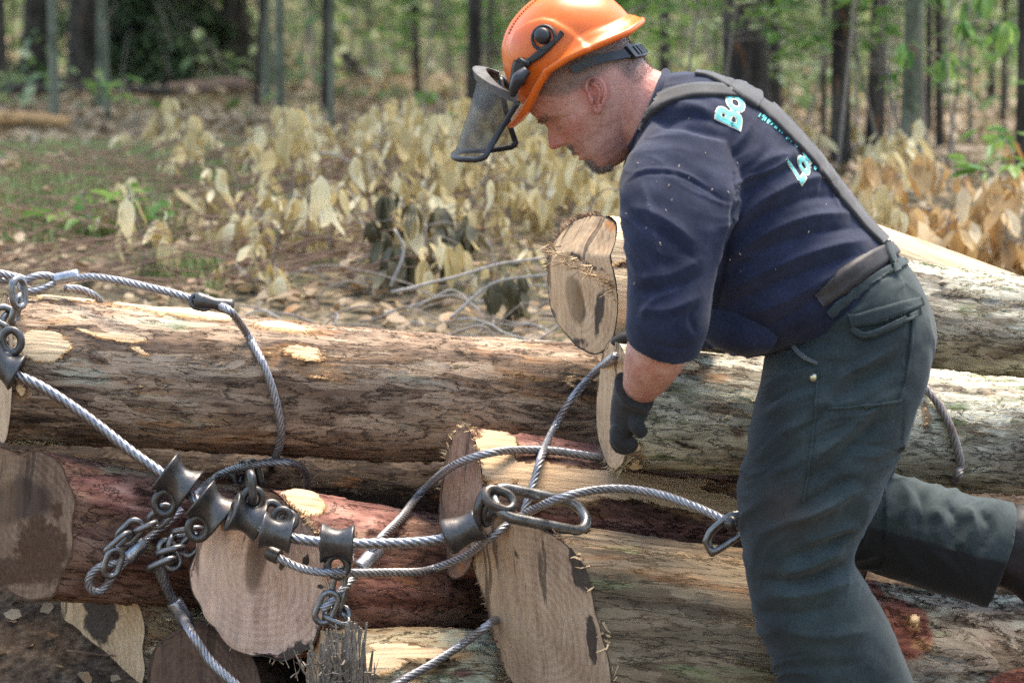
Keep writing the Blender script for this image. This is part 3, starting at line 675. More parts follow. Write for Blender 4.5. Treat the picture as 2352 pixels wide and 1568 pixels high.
def strokes(v, n, lst):
    """real folds: ridges (+) and valleys (-) pressed into the cloth on the side they are seen"""
    uv = toV(v); fr = (np.einsum('ij,ij->i', n, vec(CAMP) - v) > 0).astype(float); dsp = np.zeros(len(v))
    for amp, wd, pts in lst:
        c = catmull([vec((x, y, 0)) for x, y in pts], 6)[:, :2]
        lo, hi = c.min(0) - wd*3, c.max(0) + wd*3
        k = np.where((uv[:, 0] > lo[0]) & (uv[:, 0] < hi[0]) & (uv[:, 1] > lo[1]) & (uv[:, 1] < hi[1]) & (fr > 0))[0]
        if len(k) == 0: continue
        best = np.full(len(k), 1e9); arg = np.zeros(len(k))
        for i, q in enumerate(c):
            dd = ((uv[k] - q)**2).sum(1); up = dd < best; best[up] = dd[up]; arg[up] = i
        t = arg/len(c); taper = np.clip(np.minimum(t, 1 - t)*5, 0, 1)
        dsp[k] += amp*.001*(.55*np.exp(-best/wd**2) + .45*np.exp(-np.sqrt(best)/(wd*.55)))*taper
    return dsp*1.35
strokes0 = strokes
PERSON = empty('person', tuple(P(1960, 1960, -.05)), 'man bending over the logs in navy shirt, dark green trousers and black gloves', 'person')
parts = [head_shape()] + ear(-1) + ear(1)
parts.append(loft([sec((1425, 95), (1375, 290), 0, .056), sec((1462, 112), (1408, 318), 0, .061), sec((1492, 152), (1440, 338), 0, .064), sec((1535, 172), (1462, 365), 0, .072), sec((1610, 205), (1500, 450), 0, .12), sec((1690, 240), (1545, 560), 0, .16)]))
parts.append(loft([sec((1640, 215), (1500, 500), 0, .14), sec((1790, 275), (1570, 610), 0, .17), sec((1920, 430), (1690, 740), 0, .165), sec((2030, 580), (1820, 770), 0, .16), sec((2110, 720), (1800, 850), 0, .165)]))
parts.append(limb([(1610, 380, -.12), (1562, 460, -.19), (1542, 600, -.235), (1528, 715, -.245), (1520, 770, -.245), (1508, 808, -.232), (1490, 852, -.19), (1468, 898, -.142), (1458, 930, -.125)], [.060, .050, .042, .036, .044, .052, .044, .030, .028], 28))
parts.append(limb([(1600, 360, .13), (1580, 440, .19), (1580, 600, .27), (1585, 720, .33), (1530, 770, .38), (1470, 780, .42)], [.07, .066, .055, .05, .04, .03], 20))
parts.append(limb([(1950, 820, -.09), (1905, 1020, -.11), (1840, 1260, -.12), (1900, 1450, -.12), (1990, 1780, -.12), (1985, 1880, -.12)], [.10, .088, .065, .058, .045, .045], 16))
parts.append(limb([(1950, 820, .09), (1930, 1000, .10), (1920, 1190, .12), (2100, 1220, .14), (2300, 1275, .16), (2400, 1310, .16)], [.10, .085, .065, .058, .045, .04], 16))
bv, bf, bn = remeshed(parts, .0021, 2, 'body')
def CF(x, y): return ((1050 + x/3.357)*.9408, y/3.357*.9408)
face_lines = [(-2.0, 2.6, [CF(*q) for q in l]) for l in ([(1505, 850), (1480, 940), (1500, 1040)], [(1560, 800), (1590, 950), (1640, 1060)], [(1640, 700), (1660, 850), (1690, 950)], [(1100, 1080), (1180, 1150), (1250, 1200), (1290, 1300)], [(1150, 900), (1190, 960), (1200, 1040)],
               [(840, 850), (930, 800), (1010, 790)], [(860, 890), (940, 850), (1010, 840)], [(1050, 920), (1090, 900), (1130, 850)], [(1060, 960), (1110, 960), (1150, 940)], [(1440, 900), (1410, 1000), (1420, 1080)], [(960, 960), (1000, 975), (1050, 965)])]
bv = bv + bn*(strokes0(bv, bn, face_lines) + fbm(bv*70, 3, 2)*.0007)[:, None]
body_me = mesh_from('body', bv, bf)
# tints of the skin: redder ears, nose, cheeks and nape
d = bv - HO; la, ly, lh = d@HF, d@HL, d@HU
red = np.clip(g(la - .112, .02)*g(lh + .022, .02)*1.0 + (np.abs(ly) > .068)*g(la + .012, .03)*g(lh, .04)*.9 + g(la + .10, .045)*g(lh + .035, .04)*.9 + g(la - .06, .035)*g(lh + .02, .025)*.55 + g(la, .06)*g(lh + .09, .03)*.3, 0, 1)
stub_m = np.clip(g(la - .04, .06)*g(lh + .085, .035)*.7 + g(la - .09, .02)*g(lh + .045, .01), 0, 1)
lips = np.clip(g(la - .090, .02)*(g(lh + .0575, .004) + g(lh + .0715, .005))*(np.abs(ly) < .024), 0, 1); red = np.clip(red + lips, 0, 1)
conch = (np.abs(ly) > .069)*g(la - .001, .007)*g(lh - .000, .011)
hairm = np.clip((lh - (.012 + .35*np.clip(la, 0, 1) + .03*np.clip(la - .045, 0, 1)*20))/.02, 0, 1)*(la < .070) + np.clip((-.055 - la)/.02, 0, 1)*np.clip((lh + .050)/.04, 0, 1)
attr_col(body_me, 'tint', np.stack([red, stub_m, np.clip(hairm, 0, 1)], 1))
def skin_mat():
    t = NT('ruddy_weathered_skin'); c = t.coord(); m = t.sep(t.attr('tint').outputs['Color'])
    n1 = t.noise(c, 45, 5, .6); n2 = t.noise(c, 500, 3, .6)
    col = t.ramp(t.math('ADD', t.math('MULTIPLY', n1, .65), t.math('MULTIPLY', n2, .35)), [(0.32, (0.42, 0.19, 0.14)), (0.62, (0.63, 0.35, 0.27))])
    col = t.mix(t.math('MULTIPLY', t.smooth(t.noise(c, 28, 5, .7), .46, .66), .40), col, (0.52, 0.19, 0.14))
    col = t.mix(t.math('MULTIPLY', t.smooth(n2, .55, .75), .3), col, (0.30, 0.14, 0.10))
    col = t.mix(t.math('MULTIPLY', m[0], .75), col, (0.56, 0.17, 0.13))
    col = t.mix(t.math('MULTIPLY', m[1], .35), col, (0.20, 0.13, 0.11))
    col = t.mix(t.math('MULTIPLY', m[2], t.math('ADD', .42, t.math('MULTIPLY', n2, .6))), col, (0.15, 0.115, 0.095))
    wr = t.n('Mapping', Vector=c); wr.inputs['Scale'].default_value = (1, 1, 1)
    hgt = t.math('ADD', t.math('MULTIPLY', t.noise(c, 150, 5, .7), .8), t.math('MULTIPLY', n2, .5))
    return t.out(Base_Color=col, Roughness=0.48, Specular_IOR_Level=0.4, Subsurface_Weight=0.10, Subsurface_Radius=(.010, .004, .002), Normal=t.bump(hgt, 0.7, 0.002))
M['skin'] = skin_mat()
link('body', body_me, M['skin'], PERSON)
BODY = BVHTree.FromPolygons([tuple(x) for x in bv], bf)
def strands(name, region, n, length, mat, seed, wid=.0005, flow=(-.6, 0, -.35), spread=.35):
    rng = np.random.RandomState(seed); ok = np.where(region)[0]; k = rng.choice(ok, n)
    vs, fs = [], []
    fl = vec(HF)*flow[0] + vec(HL)*flow[1] + vec(HU)*flow[2]
    b = bv[k] + rng.normal(0, .0009, (n, 3)); dr = bn[k]*.75 + fl + rng.normal(0, spread, (n, 3)); dr /= np.linalg.norm(dr, axis=1)[:, None]
    s = np.cross(dr, rng.normal(0, 1, (n, 3))); s /= np.linalg.norm(s, axis=1)[:, None]
    L = rng.uniform(length[0], length[1], (n, 1))
    v = np.stack([b - s*wid, b + s*wid, b + dr*L], 1).reshape(-1, 3)
    return obj(name, v, np.arange(3*n).reshape(-1, 3), mat, PERSON, False)
M['hair'] = simple('short_greying_hair', (0.19, 0.145, 0.115), 0.6, 0.6, 260)
M['beard'] = simple('greying_goatee_hair', (0.24, 0.20, 0.17), 0.6, 0.9, 300)
M['brow'] = simple('fair_brow_hair', (0.23, 0.14, 0.09), 0.6, 0.4, 300)
side = (np.abs(ly) > .02) | (la < -.05)
strands('hair', (hairm > .45) & (lh < .09) & (lh > -.045) & side & ~((np.abs(ly) > .0735) & (lh < .04)), 7500, (.002, .005), M['hair'], 1, .0004)
goat = (la > .052) & (lh < -.078) & (lh > -.125) & (np.abs(ly) < .030)
mous = (la > .082) & (lh < -.040) & (lh > -.056) & (np.abs(ly) < .028) & ((np.abs(ly) > .005))
strands('goatee', goat, 1900, (.003, .009), M['beard'], 2, .0004, (.0, 0, -.8), .3)
strands('moustache', mous, 420, (.003, .006), M['beard'], 3, .0004, (.1, 0, -.9), .3)
brw = (la > .07) & (np.abs(lh - .0235) < .005) & (np.abs(np.abs(ly) - .030) < .017)
strands('eyebrow', brw, 420, (.004, .008), M['brow'], 4, .00045, (-.2, 0, .1), .4)
lsh = (la > .06) & (np.abs(lh + .0055) < .0022) & (np.abs(np.abs(ly) - .031) < .011)
if lsh.sum() > 10: strands('eyelash', lsh, 60, (.002, .004), M['beard'], 5, .0004, (.3, 0, -.8), .2)

# ------------------------------------------------------------------ clothes
# --- shirt: trunk and two sleeves in one surface
shirt = [loft([sec((1528, 172), (1450, 335), 0, .078), sec((1556, 166), (1432, 390), 0, .115), sec((1620, 170), (1430, 470), 0, .170, n=2.3), sec((1700, 198), (1462, 560), 0, .198, n=2.4), sec((1790, 254), (1522, 655), 0, .205, n=2.4),
               sec((1862, 327), (1590, 742), 0, .20, n=2.3), sec((1932, 417), (1648, 796), 0, .197, n=2.2), sec((1992, 492), (1712, 815), 0, .192), sec((2046, 562), (1775, 805), 0, .186), sec((2085, 625), (1840, 790), 0, .176)], 64)]
near = [sec((1500, 285), (1690, 330), -.13, .085), sec((1440, 368), (1705, 440), -.185, .082), sec((1420, 450), (1678, 530), -.225, .078), sec((1432, 560), (1648, 612), -.25, .074),
        sec((1444, 655), (1636, 692), -.268, .071), sec((1440, 725), (1628, 742), -.276, 0, (0, .068, .020)), sec((1439, 768), (1612, 795), -.262, 0, (0, .060, .034))]
shirt.append(loft(near, 40))
far = [sec((1500, 285), (1690, 330), .13, .085), sec((1470, 368), (1700, 440), .185, .082), sec((1480, 480), (1680, 530), .23, .078), sec((1490, 600), (1670, 640), .28, .072), sec((1500, 690), (1660, 730), .32, .068), sec((1510, 730), (1650, 790), .34, 0, (.02, .06, .02))]
shirt.append(loft(far, 32))
sv, sf, sn = remeshed(shirt, .0036, 8, 'shirt')
fold_s = [(7, 13, [(1655, 540), (1735, 470), (1830, 420), (1930, 400)]), (-6, 12, [(1655, 570), (1740, 505), (1850, 455), (1950, 445)]), (7, 13, [(1648, 610), (1740, 545), (1850, 500), (1970, 490)]),
          (-6, 12, [(1645, 645), (1750, 580), (1870, 535), (1985, 520)]), (7, 13, [(1650, 680), (1760, 620), (1880, 575), (2000, 550)]), (-6, 12, [(1660, 710), (1780, 655), (1890, 610), (1990, 580)]),
          (6, 12, [(1690, 735), (1800, 690), (1900, 640), (1980, 605)]), (-5, 11, [(1740, 765), (1830, 715), (1910, 660)]), (5, 14, [(1690, 430), (1760, 370), (1830, 350)]), (-5, 12, [(1690, 460), (1770, 405), (1850, 375)]),
          (6, 15, [(1680, 420), (1665, 500), (1655, 600), (1640, 700)]), (-8, 11, [(1700, 440), (1672, 540), (1655, 640), (1640, 730)]),
          (4, 14, [(1440, 470), (1520, 500), (1600, 560)]), (-4, 12, [(1440, 500), (1520, 535), (1600, 600)]), (4, 16, [(1450, 640), (1540, 630), (1620, 590)]), (-4, 14, [(1450, 670), (1540, 662), (1620, 625)]),
          (5, 15, [(1460, 715), (1540, 710), (1610, 680)]), (4, 10, [(1470, 740), (1500, 690), (1560, 660)]), (-3, 9, [(1600, 770), (1585, 730), (1600, 700)]),
          (4, 8, [(1470, 410), (1500, 520), (1515, 620)]), (-2.5, 3.5, [(1432, 425), (1480, 400), (1560, 405), (1630, 440), (1680, 475)]), (2, 4, [(1436, 415), (1480, 390), (1560, 395), (1630, 430)]),
          (-2.5, 4, [(1447, 752), (1500, 785), (1545, 800), (1590, 790), (1615, 765)]), (4, 12, [(1480, 260), (1560, 240), (1640, 260)]), (-4, 12, [(1500, 300), (1590, 270), (1680, 290)])]
dsp = strokes(sv, sn, fold_s) + fbm(sv*np.array([11, 11, 11]), 3, 3)*.0045 + fbm(sv*26, 2, 8)*.0012 + np.where(sv[:, 0] > P(1660, 500, 0)[0], creases(sv, 30, 70, .006), creases(sv, -20, 75, .0045, 26))
sv2 = sv + sn*dsp[:, None]
def cloth(name, a, b, weave=900, rough=0.9, dust=0.0, sheen=0.25, panel_shade=None, fade=None):
    t = NT(name); c = t.coord(); n1 = t.noise(c, 14, 5, .6); n2 = t.noise(c, 160, 4, .7)
    col = t.ramp(t.math('ADD', t.math('MULTIPLY', n1, .6), t.math('MULTIPLY', n2, .4)), [(0.35, a), (0.65, b)])
    if panel_shade:
        m = t.sep(t.attr('tint').outputs['Color']); col = t.mix(m[0], col, panel_shade[0]); col = t.mix(m[1], col, panel_shade[1]); col = t.mix(t.math('MULTIPLY', m[2], n2), col, panel_shade[2])
    hgt = t.math('ADD', t.math('MULTIPLY', t.noise(c, weave, 2), .5), t.math('MULTIPLY', t.noise(c, 60, 4), .5))
    return t.out(Base_Color=col, Roughness=rough, Specular_IOR_Level=0.25, Sheen_Weight=sheen, Sheen_Roughness=0.5, Normal=t.bump(hgt, 0.25, 0.002))
M['navy'] = cloth('faded_navy_cotton', (0.008, 0.010, 0.024), (0.024, 0.030, 0.060), sheen=.12)
SHIRT = link('shirt', mesh_from('shirt', sv2, sf), M['navy'], PERSON)
SB = BVHTree.FromPolygons([tuple(x) for x in sv2], sf)
def cast(bvh, x, y):
    d = ray(x, y).normalized(); h = bvh.ray_cast(CAMP, d)
    if h[0] is None:
        q = CAMP + d*5.05; h = bvh.find_nearest(q); return h[0], h[1]
    return h[0], h[1]
def strip(bvh, pts, w, lift=.003, thick=.0025, step=7, nw=5, edge=None):
    """a band of webbing lying on cloth along a line; w in picture units across"""
    c = catmull([vec((x, y, 0)) for x, y in pts], step)[:, :2]; t = np.gradient(c, axis=0); t /= np.linalg.norm(t, axis=1)[:, None]
    nrm = np.stack([-t[:, 1], t[:, 0]], 1); ws = np.broadcast_to(np.interp(np.linspace(0, 1, len(c)), np.linspace(0, 1, len(np.atleast_1d(w))), np.atleast_1d(w)), (len(c),))
    top, bot = [], []
    for i in range(len(c)):
        for k in range(nw):
            q = c[i] + nrm[i]*ws[i]*(k/(nw-1) - .5); p, n = cast(bvh, *q); top.append(vec(p) + vec(n)*(lift + thick)); bot.append(vec(p) + vec(n)*(lift*0 - .002))
    m = len(c); v = np.array(top + bot); f = grid_faces(m, nw, False).tolist(); o = m*nw
    f += [[q[0] + o, q[3] + o, q[2] + o, q[1] + o] for q in grid_faces(m, nw, False).tolist()]
    for i in range(m - 1):
        a = i*nw; b = a + nw; f.append([a, b, b + o, a + o]); a += nw - 1; b += nw - 1; f.append([a, a + o, b + o, b])
    for a in (0, (m-1)*nw):
        for k in range(nw - 1): f.append([a + k, a + k + 1, a + k + 1 + o, a + k + o] if a == 0 else [a + k, a + k + o, a + k + 1 + o, a + k + 1])
    return v, f
def band(name, bvh, pts, w, mat, **k):
    v, f = strip(bvh, pts, w, **k); return obj(name, v, f, mat, PERSON)
M['web'] = cloth('dark_grey_webbing', (0.022, 0.021, 0.022), (0.048, 0.045, 0.045), rough=.8)
M['belt'] = cloth('worn_dark_leather', (0.020, 0.017, 0.016), (0.055, 0.048, 0.045), weave=300, rough=.55, sheen=0)
band('suspender', SB, [(1468, 300), (1480, 268), (1510, 238), (1560, 216), (1620, 208), (1700, 214)], [16, 30, 30, 28, 24], M['web'])
band('suspender', SB, [(1597, 170), (1625, 173), (1660, 187), (1705, 212)], [7, 12, 18, 24], M['web'], lift=.0035)
band('suspender', SB, [(1693, 206), (1750, 240), (1800, 288), (1870, 362), (1930, 440), (1985, 510), (2030, 556)], [26, 30, 26, 24, 22, 20], M['web'], lift=.004)
band('strap_patch', SB, [(1680, 200), (1715, 218), (1745, 238)], [24, 36, 32], M['web'], lift=.0055)
# collar
cc = catmull([H(*q) for q in []] or [vec(P(x, y, Y)) for x, y, Y in [(1529, 168, 0), (1517, 200, -.056), (1492, 262, -.073), (1462, 322, -.05), (1449, 340, 0), (1462, 322, .05), (1492, 262, .073), (1517, 200, .056), (1529, 168, 0)]], .006)[:-1]
v, f = tube(cc, .0085, 12, closed=True); obj('collar', v, f, M['navy'], PERSON)
# --- lettering on the back of the shirt
def letters(txt, pos, ex, ey, mat, name, lift, grow=0.0):
    cu = bpy.data.curves.new('t', 'FONT'); cu.body = txt; cu.offset = grow; cu.resolution_u = 4
    o = bpy.data.objects.new('t', cu); COL.objects.link(o)
    me = bpy.data.meshes.new_from_object(o.evaluated_get(bpy.context.evaluated_depsgraph_get()))
    bpy.data.objects.remove(o)
    bm = bmesh.new(); bm.from_mesh(me); bmesh.ops.triangulate(bm, faces=bm.faces)
    for _ in range(3):
        lng = [e for e in bm.edges if e.calc_length() > .14]
        if not lng: break
        bmesh.ops.subdivide_edges(bm, edges=lng, cuts=1); bmesh.ops.triangulate(bm, faces=bm.faces)
    vv = []; 
    for q in bm.verts:
        x = pos[0] + q.co.x*ex[0] + q.co.y*ey[0]; y = pos[1] + q.co.x*ex[1] + q.co.y*ey[1]
        p, n = cast(SB, x, y); vv.append(tuple(p + n*lift))
    bm.verts.index_update(); ff = [[a.index for a in q.verts] for q in bm.faces]; bm.free(); bpy.data.meshes.remove(me)
    return obj(name, vv, ff, mat, PERSON)
M['teal'] = simple('teal_shirt_print', (0.13, 0.55, 0.52), 0.8, 0.25, 120)
M['cream'] = simple('cream_shirt_print', (0.62, 0.62, 0.48), 0.8, 0.2, 120)
M['ochre'] = simple('ochre_shirt_print', (0.62, 0.42, 0.24), 0.8, 0.4, 160)
for mt, gr, lf in ((M['cream'], .055, .0012), (M['teal'], .015, .0022)):
    letters('Bo', (1697, 303), (11, -68), (-78, -38), mt, 'print_lettering', lf, gr)
    letters('Log', (1838, 425), (23, -36), (-47, -74), mt, 'print_lettering', lf, gr)
mb = MB()
for x0, y0, x1, y1, w in [(1655, 197, 1687, 212, 9), (1682, 184, 1700, 196, 8), (1697, 183, 1716, 198, 8), (1712, 188, 1724, 201, 6)]: mb.add(*strip(SB, [(x0, y0), ((x0 + x1)/2, (y0 + y1)/2), (x1, y1)], w, lift=.0008, thick=.0008, step=4, nw=3))
rq = random.Random(3)
for k in range(34):
    t_ = k/33; x = 1746 + 90*t_ + rq.gauss(0, 1.5); y = 262 + 70*t_**1.2 + rq.gauss(0, 1.5); l = rq.uniform(4, 9); mb.add(*strip(SB, [(x, y), (x - l*.35, y + l*.5), (x - l*.7, y + l)], 2.6, lift=.0008, thick=.0008, step=3, nw=3))
mb.build('print_small', M['teal'], PERSON)
mb = MB()
for k in range(12):
    t_ = k/11; x = 1818 + 50*t_; y = 264 + 48*t_; mb.add(*strip(SB, [(x, y), (x + 3, y + 4), (x + 5, y + 8)], rq.uniform(4, 9), lift=.0008, thick=.0008, step=3, nw=3))
for k in range(3): mb.add(*strip(SB, [(1892 + k*5, 410), (1895 + k*5, 404), (1896 + k*5, 398)], 3, lift=.0008, thick=.0008, step=3, nw=3))
mb.build('print_small', M['ochre'], PERSON)
# wood chips thrown on the cloth
mb = MB(); rq = random.Random(15)
for k in range(38):
    x, y = rq.choice([(rq.gauss(1560, 70), rq.gauss(300, 70)), (rq.uniform(1440, 1900), rq.uniform(200, 640)), (rq.gauss(1500, 40), rq.gauss(420, 120))])
    h, n = SB.ray_cast(CAMP, ray(x, y).normalized())[:2]
    if h is None: continue
    s_ = rq.uniform(.0005, .0012); L_ = s_*rq.uniform(1, 4); e = Vector((rq.gauss(0, .4), rq.gauss(0, .4), 1)); e = (e - n*e.dot(n)).normalized(); q = n.cross(e); h = h + n*.0012
    mb.add([tuple(h + e*L_ + q*s_ - n*.0018), tuple(h + e*L_ - q*s_ - n*.0018), tuple(h - e*L_ - q*s_*.7 - n*.0018), tuple(h - e*L_ + q*s_*.7 - n*.0018), tuple(h + n*.0012)], [[0, 1, 4], [1, 2, 4], [2, 3, 4], [3, 0, 4], [3, 2, 1, 0]])
tag(mb.build('sawdust', simple('pale_sawdust', (.52, .42, .32), .9, .4, 300), smooth=False), kind='stuff')
# --- trousers
tr = [loft([sec((1812, 770), (2060, 578), 0, .182), sec((1782, 806), (2098, 625), 0, .19), sec((1760, 838), (2136, 705), 0, .195, n=2.3), sec((1758, 890), (2146, 780), 0, .19, n=2.3), sec((1790, 950), (2120, 880), 0, .15)], 56)]
tr.append(loft([sec((1765, 820), (2138, 720), -.075, .10), sec((1740, 905), (2132, 850), -.095, .108, n=2.3), sec((1720, 990), (2090, 975), -.108, .106, n=2.3), sec((1704, 1075), (2048, 1078), -.116, .101), sec((1698, 1155), (2010, 1165), -.12, .097), sec((1700, 1230), (1982, 1230), -.122, .093),
                 sec((1708, 1300), (1962, 1288), -.122, .09), sec((1722, 1360), (1992, 1348), -.122, .091), sec((1742, 1430), (2036, 1420), -.12, .093), sec((1765, 1500), (2068, 1492), -.12, .093), sec((1790, 1568), (2095, 1562), -.12, .091), sec((1832, 1700), (2140, 1690), -.12, .09), sec((1868, 1815), (2172, 1800), -.12, .088)], 56))
tr.append(loft([sec((1790, 830), (2130, 730), .08, .10), sec((1780, 930), (2110, 880), .095, .103), sec((1790, 1040), (2070, 1010), .105, .10), sec((1805, 1130), (2050, 1075), .115, .096), sec((1835, 1230), (2050, 1075), .125, .092), sec((1930, 1290), (2040, 1080), .135, .09), sec((2000, 1312), (2075, 1092), .14, .088), sec((2090, 1342), (2150, 1116), .145, .087), sec((2175, 1367), (2240, 1137), .15, .086), sec((2259, 1392), (2334, 1156), .155, .084)], 48))
tv, tf, tn = remeshed(tr, .0040, 6, 'trousers')
fold_t = [(9, 14, [(1836, 1088), (1890, 1040), (1950, 990), (2010, 935)]), (-8, 13, [(1850, 1110), (1905, 1065), (1965, 1015), (2030, 960)]), (8, 14, [(1823, 1204), (1890, 1165), (1985, 1112)]), (-8, 13, [(1815, 1180), (1880, 1140), (1970, 1085)]),
          (8, 13, [(1735, 1230), (1830, 1190), (1950, 1142)]), (9, 12, [(1836, 1250), (1900, 1228), (1972, 1200)]), (-9, 12, [(1800, 1285), (1880, 1262), (1962, 1225)]), (10, 14, [(1790, 1320), (1860, 1300), (1945, 1262)]), (-10, 13, [(1730, 1330), (1830, 1335), (1950, 1295)]),
          (8, 14, [(1750, 1365), (1850, 1365), (1960, 1335)]), (-7, 14, [(1740, 1400), (1830, 1410), (1930, 1390)]), (6, 18, [(1780, 1440), (1880, 1460), (1990, 1450)]), (-5, 18, [(1790, 1500), (1890, 1530), (1990, 1520)]),
          (5, 12, [(1745, 905), (1800, 870), (1880, 850)]), (-5, 10, [(1748, 935), (1810, 900), (1890, 870)]), (5, 12, [(1745, 960), (1820, 925), (1900, 890)]), (7, 12, [(1900, 905), (1960, 850), (2050, 800)]), (-6, 12, [(1910, 930), (1970, 880), (2060, 830)]),
          (5, 12, [(1870, 770), (1930, 740), (1990, 700)]), (-5, 11, [(1880, 745), (1930, 715), (1980, 680)]), (6, 14, [(1800, 1000), (1850, 960), (1900, 905)]), (-4, 10, [(1830, 1000), (1880, 960), (1930, 905)]),
          (5, 14, [(1740, 1060), (1780, 1010), (1840, 970)]), (-5, 14, [(1735, 1110), (1790, 1060), (1850, 1010)]), (5, 20, [(1880, 1160), (1960, 1090), (2040, 1020)]),
          (7, 16, [(2060, 1100), (2085, 1150), (2070, 1210)]), (-6, 14, [(2095, 1110), (2118, 1160), (2105, 1220)]), (7, 16, [(2140, 1160), (2165, 1200), (2150, 1240)]), (-8, 15, [(2175, 1150), (2200, 1200), (2185, 1260)]), (8, 15, [(2215, 1160), (2235, 1205), (2200, 1265)]), (-7, 15, [(2255, 1170), (2275, 1215), (2250, 1275)]), (-3, 4, [(1965, 1282), (2080, 1272), (2200, 1290), (2300, 1302)])]
fold_t = [(am, w, p) for am, w, p in fold_t if not (p[0] == (1965, 1282))] + [(-3.5, 4, [(1965, 1200), (1990, 1204), (2128, 1238), (2230, 1267), (2290, 1285)])]
tv2 = tv + tn*(strokes(tv, tn, fold_t) + fbm(tv*10, 3, 13)*.004 + fbm(tv*28, 2, 18)*.0012 + np.where(tv[:, 0] < P(2040, 1200, 0)[0], creases(tv, 32, 80, .0088, 27), creases(tv, -65, 85, .0075, 24)))[:, None]
tuv = toV(tv2); tm = mesh_from('trousers', tv2, tf)
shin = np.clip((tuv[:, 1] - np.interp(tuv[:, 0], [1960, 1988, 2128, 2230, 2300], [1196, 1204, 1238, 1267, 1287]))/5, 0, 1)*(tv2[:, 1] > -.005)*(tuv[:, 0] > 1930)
front_shade = np.clip((np.interp(tuv[:, 1], [850, 1000, 1200, 1300, 1450, 1570], [1830, 1850, 1835, 1800, 1850, 1900]) - tuv[:, 0])/60, 0, 1)*(tv2[:, 1] < .01)*(tuv[:, 1] > 860)  # front of the near leg darkened in the colour, as shading
dirt = np.clip(g(tuv[:, 0] - 1815, 60)*g(tuv[:, 1] - 1170, 60), 0, 1)
attr_col(tm, 'tint', np.stack([shin, front_shade*.65, dirt], 1))
M['green'] = cloth('dark_green_work_cloth', (0.020, 0.028, 0.028), (0.044, 0.059, 0.058), sheen=.10, panel_shade=((0.012, 0.011, 0.010), (0.018, 0.020, 0.021), (0.055, 0.038, 0.028)))
link('trousers', tm, M['green'], PERSON)
TB = BVHTree.FromPolygons([tuple(x) for x in tv2], tf)
ALLB = BVHTree.FromPolygons([tuple(x) for x in sv2] + [tuple(x) for x in tv2], sf + [[i + len(sv2) for i in q] for q in tf])
band('belt', ALLB, [(1880, 690), (1920, 660), (1970, 622), (2010, 595), (2055, 570)], [34, 46, 48, 44, 30], M['belt'], lift=.004)
band('waistband', ALLB, [(1905, 722), (1960, 675), (2020, 632), (2080, 600)], [18, 22, 22, 16], M['green'], lift=.003)
band('belt_loop', ALLB, [(2030, 560), (2040, 590), (2056, 625)], [11, 11], M['green'], lift=.008)
band('pocket_flap', TB, [(1952, 738), (2000, 728), (2060, 710), (2112, 694)], [26, 34, 30, 22], M['green'], lift=.006)
band('pocket_flap', TB, [(1955, 752), (1985, 770), (2040, 752), (2100, 722)], [12, 18, 16, 12], M['green'], lift=.011)
M['green_pale'] = cloth('worn_pale_hem', (0.075, 0.085, 0.082), (0.14, 0.15, 0.14))
band('pocket_edge', TB, [(1846, 742), (1822, 752), (1815, 775), (1828, 805), (1850, 822), (1878, 835)], [9, 10, 9, 8], M['green_pale'], lift=.004)
band('pocket_seam', TB, [(1905, 940), (1960, 935), (2020, 928), (2070, 920)], 5, M['green'], lift=.002)
band('side_seam', TB, [(2095, 720), (2090, 800), (2080, 870), (2065, 920)], 5, M['green'], lift=.002)
band('leg_seam', TB, [(1880, 850), (1872, 950), (1862, 1050), (1845, 1150)], 4, M['green'], lift=.0015)
p, n = cast(TB, 1870, 868); v, f = lathe([(0, .004), (.005, .0035), (.0075, .001), (.0078, -.003)], 20, vec(p), vec(n)); obj('snap_button', v, f, simple('worn_brass_snap', (.62, .58, .38), .3, .2, 200, .8), PERSON)
# waist pouch and straps under the belly
v, f, _ = remeshed([loft([sec((1640, 690), (1600, 770), -.10, .05), sec((1690, 700), (1650, 800), -.12, .06), sec((1740, 730), (1705, 815), -.13, .06), sec((1790, 760), (1760, 810), -.12, .05)])], .005, 4, 'pouch')
obj('waist_pouch', v, f, M['navy'], PERSON)
# --- gloves
M['glove'] = cloth('black_rubber_knit_glove', (0.017, 0.016, 0.015), (0.036, 0.033, 0.030), weave=500, rough=.75, sheen=.1)
def finger(pts, r): return limb(pts, r, 14, .005)
gl = [loft([sec((1410, 876), (1503, 916), -.160, 0, (0, -.026, -.026)), sec((1408, 900), (1497, 930), -.142, 0, (0, -.026, -.020)), sec((1402, 935), (1488, 952), -.130, 0, (0, -.032, -.008)), sec((1401, 970), (1474, 976), -.118, 0, (0, -.040, -.002)), sec((1404, 996), (1452, 1000), -.112, 0, (0, -.042, 0))], 28),
      finger([(1418, 980, -.142), (1417, 1008, -.146), (1430, 1021, -.146), (1446, 1018, -.142), (1452, 1006, -.138)], [.0125, .012, .0115, .011, .010]),
      finger([(1416, 985, -.120), (1416, 1016, -.122), (1431, 1029, -.122), (1449, 1025, -.120), (1455, 1012, -.118)], [.0125, .0122, .012, .0115, .0105]),
      finger([(1417, 985, -.098), (1418, 1012, -.097), (1433, 1024, -.097), (1449, 1019, -.097)], [.0122, .012, .0115, .0105]),
      finger([(1420, 980, -.078), (1424, 1003, -.076), (1438, 1012, -.076), (1450, 1007, -.077)], [.0112, .011, .0105, .0095]),
      finger([(1462, 945, -.145), (1462, 972, -.160), (1470, 988, -.162), (1478, 997, -.158)], [.015, .014, .0132, .0112])]
v, f, n = remeshed(gl, .0026, 4, 'glove'); v = v + n*(fbm(v*55, 3, 4)*.0012)[:, None]; obj('glove', v, f, M['glove'], PERSON)
